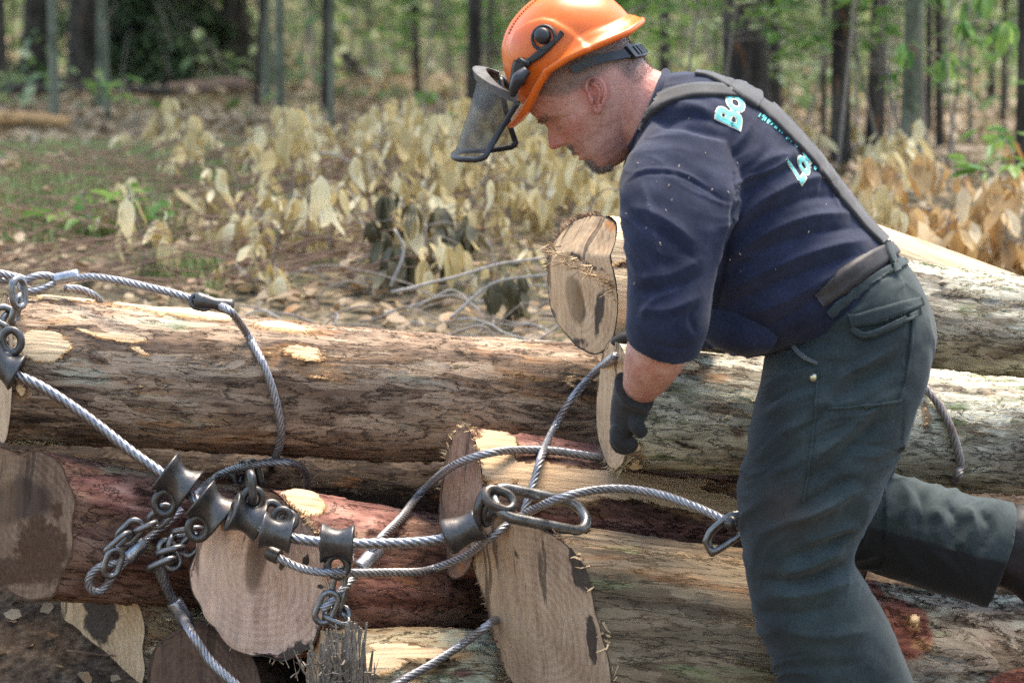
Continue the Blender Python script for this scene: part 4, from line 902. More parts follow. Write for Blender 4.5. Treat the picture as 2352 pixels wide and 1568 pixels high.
gl = [loft([sec((1520, 750), (1530, 800), .395, .03), sec((1480, 755), (1485, 805), .41, .034), sec((1452, 762), (1454, 806), .42, .040)], 24),
      finger([(1455, 775, .40), (1432, 776, .395), (1416, 786, .392), (1410, 793, .392)], [.0125, .012, .0115, .0105]), finger([(1455, 778, .418), (1428, 778, .417), (1412, 788, .416)], [.0125, .012, .011]),
      finger([(1455, 778, .438), (1434, 778, .438), (1418, 788, .438)], [.0125, .0118, .0105]), finger([(1458, 780, .455), (1440, 781, .456), (1426, 789, .456)], [.011, .0105, .0095]), finger([(1490, 790, .385), (1468, 798, .372), (1452, 803, .37)], [.014, .013, .011])]
v, f, n = remeshed(gl, .003, 4, 'glove'); obj('glove', v, f, M['glove'], PERSON)
# --- boots
M['boot'] = cloth('scuffed_dark_boot_leather', (0.011, 0.010, 0.010), (0.028, 0.025, 0.026), weave=200, rough=.6, sheen=0)
M['sole'] = simple('black_rubber_sole', (.02, .02, .02), .8)
v, f, n = remeshed([loft([sec((2265, 1340), (2318, 1170), .155, .066), sec((2300, 1345), (2350, 1160), .156, .066), sec((2345, 1375), (2400, 1175), .158, .062), sec((2370, 1420), (2450, 1235), .16, .058), sec((2375, 1500), (2475, 1380), .16, .05), sec((2360, 1560), (2470, 1500), .16, .046)])], .005, 4, 'boot')
obj('boot', v + n*(fbm(v*30, 3, 5)*.003)[:, None], f, M['boot'], PERSON)
v, f, n = remeshed([loft([sec((1900, 1770), (2110, 1770), -.12, .062), sec((1900, 1860), (2115, 1860), -.12, .058), sec((1840, 1900), (2125, 1915), -.12, .05), sec((1780, 1948), (2130, 1950), -.12, .052)])], .005, 4, 'boot')
obj('boot', v, f, M['boot'], PERSON)
# ------------------------------------------------------------------ helmet
HEL = empty('helmet', tuple(H(0, 0, .09)), 'orange forestry helmet with flipped-up mesh visor on the bending man', 'helmet')
M['orange'] = None
def orange():
    t = NT('glossy_orange_plastic'); c = t.coord(); n = t.noise(c, 90, 4); n2 = t.noise(c, 16, 3)
    col = t.ramp(n2, [(0.3, (0.72, 0.118, 0.007)), (0.7, (0.80, 0.155, 0.012))])
    sc = t.n('Mapping', Vector=c); sc.inputs['Scale'].default_value = (1, 1, .12); sc.inputs['Rotation'].default_value = (.5, .9, .2)
    scr = t.smooth(t.noise(sc.outputs[0], 300, 2), .66, .72)
    col = t.mix(t.math('MULTIPLY', t.math('MAXIMUM', t.smooth(n, .58, .72), t.math('MULTIPLY', scr, .7)), .38), col, (0.42, 0.19, 0.09))
    return t.out(Base_Color=col, Roughness=t.math('ADD', .28, t.math('MULTIPLY', n, .16)), Specular_IOR_Level=0.5, Subsurface_Weight=0.06, Subsurface_Radius=(.02, .006, .002), Coat_Weight=0.05, Coat_Roughness=.2, Normal=t.bump(n2, .05, .003))
M['orange'] = orange()
M['blackp'] = simple('black_moulded_plastic', (.020, .020, .022), .42, .3, 120)
M['greyp'] = simple('dusty_black_visor_rim', (.085, .083, .082), .55, .5, 60)
AC = -.018; AF, AB, HW, TOP = .121, .121, .107, .192
def arch(a, h):
    aL = np.interp(h, [.06, .085, .115, .143, .158, .168, .173], [-.048, -.046, -.040, -.030, -.018, .004, .045])
    k = 1/(1 + np.exp(-(a - aL)/.0016))
    return k*np.clip((.176 - h)/.006, 0, 1)
def hel_pt(th, s, shrink=0.0, detail=True):
    """th 0 = front; s 0 rim .. 1 crown"""
    ct, st = np.cos(th), np.sin(th)
    ah = np.where(ct > 0, AF, AB)
    hr = .067 + .029*np.exp(-((ct + .18)/.5)**2)
    n = 2.2; rho = np.cos(s*np.pi/2)**(2/n); zz = np.sin(s*np.pi/2)**(2/n)
    e = 2/2.15
    cx = np.sign(ct)*np.abs(ct)**e; sy = np.sign(st)*np.abs(st)**e
    a = AC + (ah - shrink)*cx*rho; y = (HW - shrink)*sy*rho; h = hr + (TOP - shrink - hr)*zz
    if detail:
        b = arch(a, h)*.0042*np.clip((np.abs(y) - .035)/.02, 0, 1)
        b = b + .0035*(1/(1 + np.exp((np.abs(y) - .026)/.002)))*np.clip((.085 - a)/.02, 0, 1)*np.clip((h - .10)/.03, 0, 1)
        k = np.sqrt((a - AC)**2 + y**2 + (h - .06)**2) + 1e-9
        a = a + (a - AC)/k*b; y = y + y/k*b; h = h + (h - .06)/k*b
    return a, y, h
def helmet():
    nt, ns = 220, 90
    th = np.linspace(0, 2*np.pi, nt, endpoint=False)
    rows = []
    ct = np.cos(th); st = np.sin(th)
    a0, y0, h0 = hel_pt(th, np.zeros(nt))
    out = np.stack([ct*1.0, st], 1)
    eo = .013 + .030*np.clip(ct, 0, 1)**3 + .004*np.clip(-ct, 0, 1)**2            # how far the brim stands out
    aa = AC + np.where(ct > 0, AF, AB)*ct
    hl = np.interp(aa, [-.14, -.11, -.075, -.042, -.01, .026, .055, .085, .103], [.043, .045, .056, .067, .079, .085, .072, .055, .050])
    def ring(f, hh): return H(a0 + out[:, 0]*eo*f, y0 + out[:, 1]*eo*f, hh)
    rows += [ring(.42, hl - .006), ring(.86, hl - .0045), ring(1.0, hl - .001), ring(1.04, hl + .0025), ring(.97, hl + .0055), ring(.80, hl + .0062 + .0*hl), ring(.5, hl + .45*(h0 - hl) + .004), ring(.2, hl + .72*(h0 - hl) + .003)]
    S = np.linspace(0, 1, ns)[:-1]
    for s in S: rows.append(H(*hel_pt(th, np.full(nt, s))))
    inner = [H(*hel_pt(th, np.full(nt, s), .006, False)) for s in np.linspace(0.02, .97, 20)]
    outer = np.concatenate(rows); m = len(rows)
    v = np.concatenate([outer, H(AC, 0, TOP + .0035)[None], np.concatenate(inner)])
    f = grid_faces(m, nt).tolist(); c = m*nt
    f += [[(m-1)*nt + j, (m-1)*nt + (j+1) % nt, c] for j in range(nt)]
    o = c + 1; f += [[q[0] + o, q[3] + o, q[2] + o, q[1] + o] for q in grid_faces(20, nt).tolist()]
    f += [[j, o + j, o + (j+1) % nt, (j+1) % nt] for j in range(nt)]
    f.append([o + 19*nt + j for j in range(nt)])
    return v, [q[::-1] for q in f]
v, f = helmet(); SHELL = obj('shell', v, f, M['orange'], HEL)
HB = BVHTree.FromPolygons([tuple(x) for x in v], f)
M['hole'] = simple('shaded_vent_hole', (.25, .04, .008), .6)
mb = MB()
for k in range(15):
    t_ = k/14; a = .040 - .075*t_; 
    for (s_,) in ((-1,),):
        q = vec(H(a, s_*.030, .19)); d_ = vec(HU); hit = HB.ray_cast(Vector(q + d_*.05), Vector(-d_))
        if hit[0]: mb.add(*ball(vec(hit[0]), (.0022, .0015, .0022), n=6))
mb.build('vent_row', M['hole'], SHELL)
def C1(x, y): return ((1050 + x/3.357)*.9408, y/3.357*.9408)      # points read from an enlarged view of the head
def helstrip(pts, w, **k): return strip(HB, [C1(*p) for p in pts], w, **k)
mt = MB(); mt.add(*helstrip([(1085, 275), (1040, 330), (960, 400), (880, 465), (800, 520), (770, 560)], [10, 9, 15, 16, 13, 16], lift=.002, thick=.006, step=3))
mt.add(*helstrip([(752, 485), (790, 510), (838, 520)], [9, 10, 9], lift=.006, thick=.006, step=3))
mt.add(*helstrip([(775, 500), (760, 560), (745, 640), (735, 690)], [26, 27, 24, 22], lift=.004, thick=.010, step=3))
mt.add(*helstrip([(1055, 300), (1085, 268)], [8, 10], lift=.002, thick=.005, step=3))
MOUNT = mt.build('visor_mount', M['blackp'], HEL)
c0, n0 = cast(HB, *C1(935, 315)); c0, n0 = vec(c0), vec(n0)
e1 = np.cross(n0, vec((0, 0, 1))); e1 /= np.linalg.norm(e1); e2 = np.cross(n0, e1)
rg = [c0 + n0*.004 + .0205*(math.cos(t_)*e1 + math.sin(t_)*e2) for t_ in np.linspace(0, 2*np.pi, 40, endpoint=False)]
mb = MB(); mb.add(*tube(rg, .0030, 8, closed=True)); mb.build('retaining_ring', M['blackp'], MOUNT)
mb = MB(); mb.add(*lathe([(.0140, -.004), (.0135, .009), (.011, .012), (0, .013)], 24, c0 - e2*.003 + e1*.001 + n0*.003, n0)); mb.build('pivot_knob', M['blackp'], MOUNT)
# visor frame: a flat half ring in front of the helmet, its near end on the mount
th = np.linspace(-np.pi/2, np.pi/2, 60)
def topc(th):
    c = np.abs(np.cos(th))**.75
    return .100 + (.130 - .100)*c, .108*np.sin(th), .108 + (.158 - .108)*c + .026*np.sin(th)
a, y, h = topc(th); base = H(a, y, h)
fw = vec(HF)*.45 + vec((-1, 0, 0))*.5 + vec((0, 0, .42)); fw /= np.linalg.norm(fw)
nrm_up = np.cross(vec((0, 1, 0)), fw); nrm_up = nrm_up if nrm_up[2] > 0 else -nrm_up
outd = np.stack([np.cos(th)[:, None]*fw + np.sin(th)[:, None]*vec((0, 1, 0))])[0]
cs = [(0, .003), (.006, .0045), (.0005, -.0105), (-.0035, -.0105), (-.0045, -.0015), (-.0205, -.0015), (-.0210, .0030)]
v = np.concatenate([base + outd*o + nrm_up*u for o, u in cs]).reshape(len(cs), 60, 3).transpose(1, 0, 2).reshape(-1, 3)
f = grid_faces(60, len(cs)).tolist() + [list(range(len(cs)))[::-1], [59*len(cs) + j for j in range(len(cs))]]
VF = obj('visor_band', v, f, M['greyp'], HEL, smooth=False)
for s_ in (-1, 1):
    cpts = [H(.058, s_*.113, .108), H(.078, s_*.116, .106), H(.095, s_*.113, .098), H(.104, s_*.108, .090 + .02*(s_ + 1))]
    c = catmull(cpts, .004); mb = MB(); v, f = tube(c, np.interp(np.linspace(0, 1, len(c)), [0, .4, 1], [.008, .0125, .006]), 12); mb.add(v, f); mb.build('hinge_lug', M['blackp'], VF)
# mesh curtain
def sheet(th, t_):
    a0, y0, h0 = topc(th); u = (np.sin(th) + 1)/2                    # u 0 near, 1 far
    c = np.abs(np.cos(th))**1.05
    a1 = .230 - .066*u + .044*c; h1 = .030 - .038*u + .064*c
    y1 = .094*np.sin(th)
    nar = 1 - .16*np.sin(np.pi*np.clip(t_*1.15, 0, 1))*np.abs(np.sin(th))**3
    t_ = t_*(1 - .13*np.abs(np.sin(th))**6*t_)
    return a0 + (a1 - a0)*t_ + .006*np.sin(np.pi*t_), (y0 + (y1 - y0)*t_)*nar, h0 - .008 + (h1 - h0 + .008)*t_
TT, UU = np.meshgrid(np.linspace(0, 1, 40), np.linspace(-np.pi/2, np.pi/2, 60), indexing='ij')
a, y, h = sheet(UU.ravel(), TT.ravel()); vs = H(a, y, h)
def mesh_mat():
    t = NT('fine_dusty_wire_mesh'); c = t.coord()
    n = t.noise(c, 30, 4); n2 = t.noise(c, 400, 3)
    col = t.ramp(n2, [(0.4, (.025, .023, .021)), (0.75, (.14, .12, .095))])
    p = t.n('BsdfPrincipled', Base_Color=col, Roughness=.5, Metallic=.3); tr = t.n('BsdfTransparent')
    mx = t.n('MixShader', Fac=t.math('ADD', .38, t.math('MULTIPLY', n, .34))); t.t.links.new(tr.outputs[0], mx.inputs[1]); t.t.links.new(p.outputs[0], mx.inputs[2])
    t.n('OutputMaterial', Surface=mx.outputs[0]); return t.m
M['mesh'] = mesh_mat()
obj('visor_mesh', vs, grid_faces(40, 60, False), M['mesh'], HEL)
edge = [sheet(np.array([-np.pi/2*.985]), np.array([t_])) for t_ in np.linspace(.02, .90, 24)] + [sheet(np.array([-np.pi/2*.93]), np.array([.965]))] + [sheet(np.array([x]), np.array([1.0])) for x in np.linspace(-np.pi/2*.86, np.pi/2*.86, 36)] + [sheet(np.array([np.pi/2*.93]), np.array([.965]))] + [sheet(np.array([np.pi/2*.985]), np.array([t_])) for t_ in np.linspace(.90, .02, 24)]
ec = np.array([H(*[q[0] for q in e]) for e in edge])
v, f = tube(ec, .0054, 10); obj('visor_trim', v, f, M['blackp'], HEL)
# band at the nape with its adjuster
def hb(y, up, out):
    a = np.interp(np.abs(y), [0, .03, .055, .072, .079, .082], [-.114, -.106, -.090, -.066, -.04, .0]); hh = np.interp(a, [-.115, -.074, -.035, 0], [.004, .028, .049, .058])
    n_ = np.array([a/.12, y/.08*.9]); n_ = n_/(np.linalg.norm(n_) + 1e-9)
    return H(a + n_[0]*out, y + n_[1]*out, hh + up)
def nape(y0, y1, hw, o0, o1, n=50):
    v = []
    for y in np.linspace(y0, y1, n):
        for up, out in ((hw, o1), (-hw, o1), (-hw, o0), (hw, o0)): v.append(hb(y, up, out))
    return np.array(v), grid_faces(n, 4).tolist() + [[3, 2, 1, 0], [(n-1)*4 + j for j in range(4)]]
v, f = nape(-.082, .082, .0085, .0015, .0045, 90); NB = obj('headband', v, f, M['blackp'], HEL, smooth=False)
mb = MB(); mb.add(*nape(-.050, .050, .0125, .002, .0095, 40))
for k in range(-5, 6): mb.add(*nape(k*.0075 - .0016, k*.0075 + .0016, .009, .008, .0115, 3))
mb.build('adjuster', M['blackp'], NB, smooth=False)
# ------------------------------------------------------------------ wire ropes, sliders, chains
_lv, _lf, _n = [], [], 0
for L_ in (LOGA, LOGC, LOGE, LOGD, LOGG, LOGH, LOGJ, LOGK, LOGL, LOGM, LOGN, LOGP, LOGQ):
    for arr, nu_, nth_ in ((L_['v'], L_['nu'], L_['nth']),):
        q = grid_faces(nu_, nth_)[::1]; _lv.append(arr); _lf.append(q + _n); _n += len(arr)
    if 'fv' in L_:
        nth_ = L_['nth']; nr_ = (len(L_['fv']) - 1)//nth_
        _lv.append(L_['fv']); _lf.append(grid_faces(nr_, nth_) + _n); _n += len(L_['fv'])
_lv = np.concatenate(_lv); _lf = np.concatenate(_lf)
LB = BVHTree.FromPolygons(_lv.tolist(), _lf.tolist())
def on(x, y, lift=0.012, dflt=.5):
    """a point in front of whatever log lies there, lifted off its surface"""
    d = ray(x, y); h = LB.ray_cast(CAMP, d.normalized())
    if h[0] is None: return vec(P(x, y, dflt))
    return vec(h[0]) - vec(d.normalized())*lift
def pos(q):
    return on(*q[:2], q[2]) if len(q) == 3 else vec(P(q[0], q[1], q[2]))     # 4 values: fixed depth
def rope_mesh(c, r, lay=.075, strands=6, depth=.20, nv=36, wires=True):
    t, u, w = frames(c); seg = np.concatenate([[0], np.cumsum(np.linalg.norm(np.diff(c, axis=0), axis=1))])
    th = np.linspace(0, 2*np.pi, nv, endpoint=False)
    ph = th[None] - (2*np.pi*seg/lay)[:, None]
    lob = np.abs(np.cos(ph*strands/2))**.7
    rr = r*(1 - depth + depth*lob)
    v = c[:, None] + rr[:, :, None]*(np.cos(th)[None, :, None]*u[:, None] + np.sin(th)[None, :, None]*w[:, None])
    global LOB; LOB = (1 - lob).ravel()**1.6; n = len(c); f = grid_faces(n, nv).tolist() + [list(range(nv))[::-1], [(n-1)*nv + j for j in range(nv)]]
    return v.reshape(-1, 3), f
def rope(label, pts, r=.0082, mat='rope', lay=.075, depth=.32, name='wire_rope', group='wire rope chokers on the pile'):
    p3 = [pos(p) for p in pts]; c = catmull(p3, .02)
    seg = np.concatenate([[0], np.cumsum(np.linalg.norm(np.diff(c, axis=0), axis=1))]); n = int(seg[-1]/.0022)
    c = np.stack([np.interp(np.linspace(0, seg[-1], n), seg, c[:, k]) for k in range(3)], 1)
    root = empty(name, tuple(c[0]), label, 'wire rope', group)
    v, f = rope_mesh(c, r, lay, depth=depth); attr_f(obj('strands', v, f, M[mat], root).data, 'groove_shade', LOB)
    return root, c
def ferrule(root, a, b, r=.0150, mat='ferrule', squash=.8):
    a, b = pos(a), pos(b); L_ = np.linalg.norm(b - a); ax = (b - a)/L_
    v, f = lathe([(r*.62, 0), (r*.93, .001), (r, .004), (r*1.02, L_*.5), (r, L_ - .004), (r*.93, L_ - .001), (r*.62, L_)], 28, a, ax)
    v = np.asarray(v); f = f + [list(range(28))[::-1], [6*28 + j for j in range(28)]]
    return obj('ferrule', v, f, M[mat], root)
def eye(root, pts, r=.0082, mat='rope', closed=False, name='eye_loop'):
    c = catmull([pos(p) for p in pts], .0035); v, f = rope_mesh(c, r, .075, depth=.32); o = obj(name, v, f, M[mat], root); attr_f(o.data, 'groove_shade', LOB); return o
def stadium(c, lx, wx, hl, hw, r, n=12):
    lx = lx/np.linalg.norm(lx); wx = wx - lx*np.dot(wx, lx); wx /= np.linalg.norm(wx)
    s = max(hl - hw, .004); pts = []
    for k in range(15): t_ = -np.pi/2 + np.pi*k/14; pts.append(c + lx*(s + hw*math.cos(t_)) + wx*hw*math.sin(t_))
    for q in (.66, .33): pts.append(c + lx*(s*(2*q - 1)) + wx*hw)
    for k in range(15): t_ = np.pi/2 + np.pi*k/14; pts.append(c + lx*(-s + hw*math.cos(t_)) + wx*hw*math.sin(t_))
    for q in (.33, .66): pts.append(c + lx*(s*(2*q - 1)) - wx*hw)
    return tube(np.array(pts), r, n, closed=True)
def chain(label, links, r=.0062, hw=.0155, mat='chain', lift=.03, name='chain'):
    """links: (x0,y0,x1,y1,roll[,lift]) ends of each link along its length"""
    root = empty(name, tuple(on(links[0][0], links[0][1], lift)), label, 'chain', 'short chains on the chokers')
    for l in links:
        lf = l[5] if len(l) > 5 else lift
        mid = on((l[0] + l[2])/2, (l[1] + l[3])/2, lf); Y = mid[1]
        dz = l[6] if len(l) > 6 else 0
        a, b = vec(P(l[0], l[1], Y - dz)), vec(P(l[2], l[3], Y + dz)); lx = b - a
        ip = np.cross(lx, vec((0, 1, 0))); ip /= np.linalg.norm(ip)
        wx = ip*math.cos(R(l[4])) + vec((0, 1, 0))*math.sin(R(l[4]))
        v, f = stadium((a + b)/2, lx, wx, np.linalg.norm(lx)/2, hw, r); obj('link', v, f, M[mat], root)
    return root
def slider(label, c, ax, ey, lift=.045, L_=.062, Rf=.034, rw=.0225, eR=.0175, er=.0075, eoff=.036, eyetwist=0.0, Y=None):
    """forged rope slider: flared saddle with an eye; c centre, ax end of its axis, ey where its eye sits (picture points)"""
    cc = on(*c, lift) if Y is None else vec(P(*c, Y)); Y = cc[1]; a = vec(P(*ax, Y)) - cc; a[1] += eyetwist*np.linalg.norm(a); a /= np.linalg.norm(a)
    e = vec(P(*ey, Y)) - cc; el = np.linalg.norm(e); e = e - a*np.dot(e, a)*.6; e /= np.linalg.norm(e)
    root = empty('rope_slider', tuple(cc), label, 'rope slider', 'forged sliders threaded on the main rope')
    h = L_/2
    prof = [(.0125, -h*.96), (Rf*.90, -h*1.0), (Rf, -h*.95), (Rf*.985, -h*.86), (Rf*.86, -h*.66), (rw*1.06, -h*.30), (rw, 0), (rw*1.06, h*.30), (Rf*.86, h*.66), (Rf*.985, h*.86), (Rf, h*.95), (Rf*.90, h), (.0125, h*.96)]
    v, f = lathe(prof, 40, cc, a, closed=True); v = np.asarray(v)
    # leaner away from the eye, fuller towards it, as the castings are
    w = (v - cc)@e; v = v + e[None]*(np.clip(w, 0, 1)*.22)[:, None]; v = v + v*0
    v = v + fbm(v*45, 2, 3)[:, None]*.0012
    obj('saddle', v, f, M['forged'], root)
    ec = cc + e*max(el, eoff); pl = a
    ring = [ec + eR*(math.cos(t_)*e*1.1 + math.sin(t_)*pl) for t_ in np.linspace(0, 2*np.pi, 36, endpoint=False)]
    v, f = tube(np.array(ring), er, 12, closed=True); obj('eye', v, f, M['forged'], root)
    mb = MB(); mb.add(*tube(np.stack([cc + e*rw*.7, cc + e*(max(el, eoff) - eR*1.12)]), [.017, .012], 14)); mb.build('neck', M['forged'], root)
    return root, cc
def C5(x, y): return ((200 + x/2.6133)*.9408, (1067 + y/2.6133)*.9408)
def C6(x, y): return ((900 + x/2.6133)*.9408, (1067 + y/2.6133)*.9408)
# main rope through the sliders (compacted, bright)
rope('bright main rope threading the row of sliders, ending in the bell by the big ring', [(-6, 838, .475, 0), (40, 862, .475, 0), (90, 885, .47, 0), (150, 922, .465, 0), (220, 972, .46, 0), (300, 1035, .445, 0), (370, 1085, .425, 0), (418, 1122, .40, 0), (490, 1172, .34, 0), (565, 1200, .29, 0), (636, 1226, .25, 0), (700, 1240, .24, 0), (775, 1247, .24, 0), (850, 1248, .25, 0), (930, 1246, .26, 0), (1000, 1240, .26, 0), (1048, 1228, .255, 0), (1072, 1220, .25, 0)],
     .0104, 'rope_bright', .10, .17, 'main_rope', 'main rope')
slider('topmost slider, tilted on the main rope with chain hanging to the lower left', C5(615, 265), C5(745, 360), C5(560, 430), .06, .064, .040, .026, .0195, .0085, .040, Y=.40)
slider('second slider from the upper left, its eye holding a short twisted chain', C5(835, 440), C5(945, 530), C5(765, 590), .055, .064, .040, .026, .0185, .0085, .040, Y=.335)
slider('slider over the pale split face whose eye points up to a shackle', C5(1040, 520), C5(1140, 560), C5(1085, 400), .055, .060, .035, .024, .018, .0072, .040, .2, Y=.288)
slider('slider at the right of the touching row, partly over the pale split face', C5(1240, 620), C5(1345, 640), C5(1290, 520), .07, .060, .033, .0235, .015, .006, .034, Y=.25)
slider('slider standing alone on the rope above a dangling chain', C5(1630, 665), C5(1735, 670), C5(1640, 810), .05, .062, .034, .0235, .0185, .0075, .046, Y=.24)
# chokers
r1, c1 = rope('choker rope from the bright ferrule at the top left, round the long brown log', [(170, 640, .65, 0), (210, 636, .62, 0), (260, 642, .60, 0), (330, 657, .58, 0), (400, 674, .565, 0), (455, 691, .56, 0), (500, 700, .565, 0), (530, 716, .012), (568, 768, .010), (602, 830, .009), (628, 900, .009), (643, 965, .009), (645, 1010, .009), (634, 1046, .012), (622, 1062, .9, 0)])
r1 and ferrule(r1, (126, 644, .655, 0), (182, 632, .65, 0), .0135)
eye(r1, [(130, 640, .655, 0), (110, 634, .65, 0), (85, 634, .64, 0), (58, 645, .635, 0), (48, 658, .635, 0), (60, 668, .63, 0), (90, 665, .635, 0), (115, 655, .645, 0), (130, 648, .655, 0)])
def bell(label, a, b, Y, r=.021):
    pa_, pb_ = vec(P(*a, Y)), vec(P(*b, Y)); L_ = np.linalg.norm(pb_ - pa_); ax = (pb_ - pa_)/L_
    root = empty('choker_bell', tuple(pa_), label, 'choker bell')
    v, f = lathe([(.010, .004), (r*.75, 0), (r*.95, .004), (r*.82, L_*.25), (r*.62, L_*.5), (r*.80, L_*.78), (r*.92, L_*.93), (r*.8, L_), (.010, L_ - .004)], 30, pa_, ax, closed=True)
    obj('barrel', v, f, M['forged'], root); return root, pa_, pb_, ax
b_, pa_, pb_, ax = bell('small sliding bell on the choker rope atop the long brown log', (448, 688), (536, 706), .555, .0185)
v, f = stadium(pa_ + ax*.012 - vec((0, 0, .002)), ax, vec((0, .3, 1)), .020, .0135, .005); obj('eye', v, f, M['forged'], b_)
rope('rusty choker rope end standing at the left edge, top of the picture', [(-60, 622, .66, 0), (-10, 626, .66, 0), (40, 637, .66, 0), (75, 648, .66, 0)])
rope('second rope at the left edge under the bright ferrule', [(-60, 640, .68, 0), (-10, 641, .68, 0), (30, 645, .68, 0), (60, 655, .68, 0)])
rope('rope lying over the back of the long brown log near its left end', [(150, 662, .70, 0), (180, 664, .72, 0), (215, 678, .74, 0), (235, 700, .78, 0)])
rope('bent rope looping over from the second slider to the red log', [C5(690, 400) + (.03,), C5(760, 340) + (.05,), C5(850, 260) + (.07,), C5(960, 205) + (.10,), C5(1080, 178) + (.17,), C5(1200, 160) + (.20,), C5(1320, 162) + (.22,), C5(1400, 195) + (.18,), C5(1440, 260) + (.1,), C5(1432, 330) + (.04,)], .0082, 'rope')
r4, _ = rope('choker rope swinging from the sliders under the big ring to the forged hook', [C5(1215, 745) + (.06,), C5(1300, 790) + (.05,), C5(1400, 835) + (.05,), C5(1550, 862) + (.06,), C5(1750, 865) + (.08,), C5(1950, 862) + (.08,), C5(2150, 858) + (.08,), (1000, 1304, .06), (1070, 1276, .04), (1130, 1231, .05), (1200, 1183, .07), (1290, 1142, .20), (1400, 1122, .19), (1500, 1131, .20, 0), (1590, 1160, .14, 0), (1674, 1198, .088, 0)])
ferrule(r4, C5(1185, 725) + (.06,), C5(1262, 765) + (.06,), .0150, 'forged')
r5, _ = rope('choker rope arching over the torn red log towards the sawn end by the glove', [C5(1530, 1100) + (.05,), C5(1620, 1015) + (.045,), C5(1720, 910) + (.035,), C5(1810, 780) + (.035,), C5(1900, 650) + (.06,), (920, 1190, .03), (970, 1128, .20), (1040, 1070, .12), (1120, 1041, .04), (1200, 1033, .015), (1280, 1036, .012), (1372, 1050, .012), (1420, 1056, .5, 0)])
ferrule(r5, C5(1765, 840) + (.036,), C5(1890, 715) + (.04,), .0150)
rope('choker rope slanting up from behind the big ring to the far glove', [(1203, 1178, .02), (1212, 1150, .02), (1226, 1108, .02), (1246, 1042, .03), (1272, 985, .04), (1312, 918, .05), (1365, 856, .07), (1412, 818, .09)])
rope('rusty choker rope round the grey-barked log at the right', [(2095, 872, .012), (2118, 884, .010), (2152, 922, .009), (2182, 978, .009), (2202, 1040, .009), (2206, 1075, .009), (2196, 1102, .012), (2180, 1130, .75, 0)], .0082, 'rope_rusty')
rope('rope rising from the bottom edge to the barkless weathered log', [(870, 1595, .015), (930, 1558, .015), (985, 1528, .015), (1060, 1480, .02), (1125, 1432, .05), (1180, 1400, .45, 0)])
r9, _ = rope('rope hanging from the twisted chain to the bottom edge at the left', [C5(470, 810) + (.05,), C5(510, 900) + (.05,), C5(560, 1000) + (.05,), C5(620, 1100) + (.06,), C5(690, 1230) + (.07,), C5(800, 1400) + (.08,), C5(920, 1520) + (.09,), C5(1060, 1640) + (.1,)], .0092)
eye(r9, [C5(560, 1010) + (.052,), C5(530, 900) + (.058,), C5(500, 830) + (.06,), C5(478, 800) + (.066,)], .0078)
ferrule(r9, C5(585, 1040) + (.055,), C5(675, 1195) + (.065,), .0165)
r10, _ = rope('short choker rope with an eye at its end, hanging left of the pale split face', [C5(640, 460) + (.02,), C5(540, 550) + (.02,), C5(430, 640) + (.022,), C5(340, 720) + (.026,), C5(240, 830) + (.03,), C5(150, 950) + (.03,), C5(100, 985) + (.03,), C5(55, 970) + (.03,), C5(42, 910) + (.03,), C5(80, 850) + (.03,), C5(150, 810) + (.034,), C5(240, 800) + (.038,), C5(290, 760) + (.036,)])
ferrule(r10, C5(275, 775) + (.030,), C5(395, 660) + (.026,), .0150)
# chains
chain('chain from the topmost slider down to the rope eye at the left', [C5(565, 445) + C5(440, 560) + (20, .045), C5(470, 540) + C5(335, 600) + (85, .05), C5(370, 540) + C5(240, 665) + (15, .042), C5(300, 610) + C5(155, 740) + (70, .05) , C5(225, 715) + C5(170, 885) + (30, .055)])
chain('twisted chain hanging from the second slider', [C5(770, 590) + C5(570, 620) + (60, .06), C5(745, 640) + C5(640, 740) + (5, .06), C5(575, 640) + C5(560, 730) + (80, .05), C5(640, 700) + C5(480, 745) + (75, .065), C5(520, 660) + C5(600, 835) + (20, .055), C5(590, 770) + C5(425, 840) + (75, .07)], .0066, .0150)
chain('chain with a long link under the lone slider', [C5(1655, 840) + C5(1620, 1040) + (50, .04), C5(1680, 960) + C5(1640, 1130) + (85, .035), C5(1600, 990) + C5(1520, 1180) + (10, .045), C5(1550, 1110) + C5(1700, 1180) + (65, .055), C5(1600, 1195) + C5(1690, 1095) + (20, .045)])
chain('shackle and links above the slider whose eye points up', [C5(1085, 410) + C5(1075, 230) + (75, .075), C5(1120, 330) + C5(1085, 160) + (40, .06), C5(1060, 250) + C5(970, 290) + (15, .07), C5(1030, 170) + C5(990, 320) + (60, .06), C5(1000, 205) + C5(1020, 300) + (20, .08)], .0082, .0145, 'forged')
chain('links behind the slider at the right of the touching row', [C5(1180, 430) + C5(1260, 520) + (25, .05), C5(1255, 500) + C5(1345, 545) + (30, .06)], .0075, .015, 'forged')
chain('chain at the left edge below the rope eye', [(40, 640) + (45, 705) + (55, .03), (48, 678) + (28, 742) + (85, .03), (-10, 715) + (50, 745) + (20, .025), (20, 720) + (15, 790) + (60, .03)], .0068, .0165)
b2 = slider('slider cut by the left edge at the end of the main rope', (8, 842), (30, 854), (12, 780), .03, .062, .036, .024, .019, .008, .040, Y=.475)
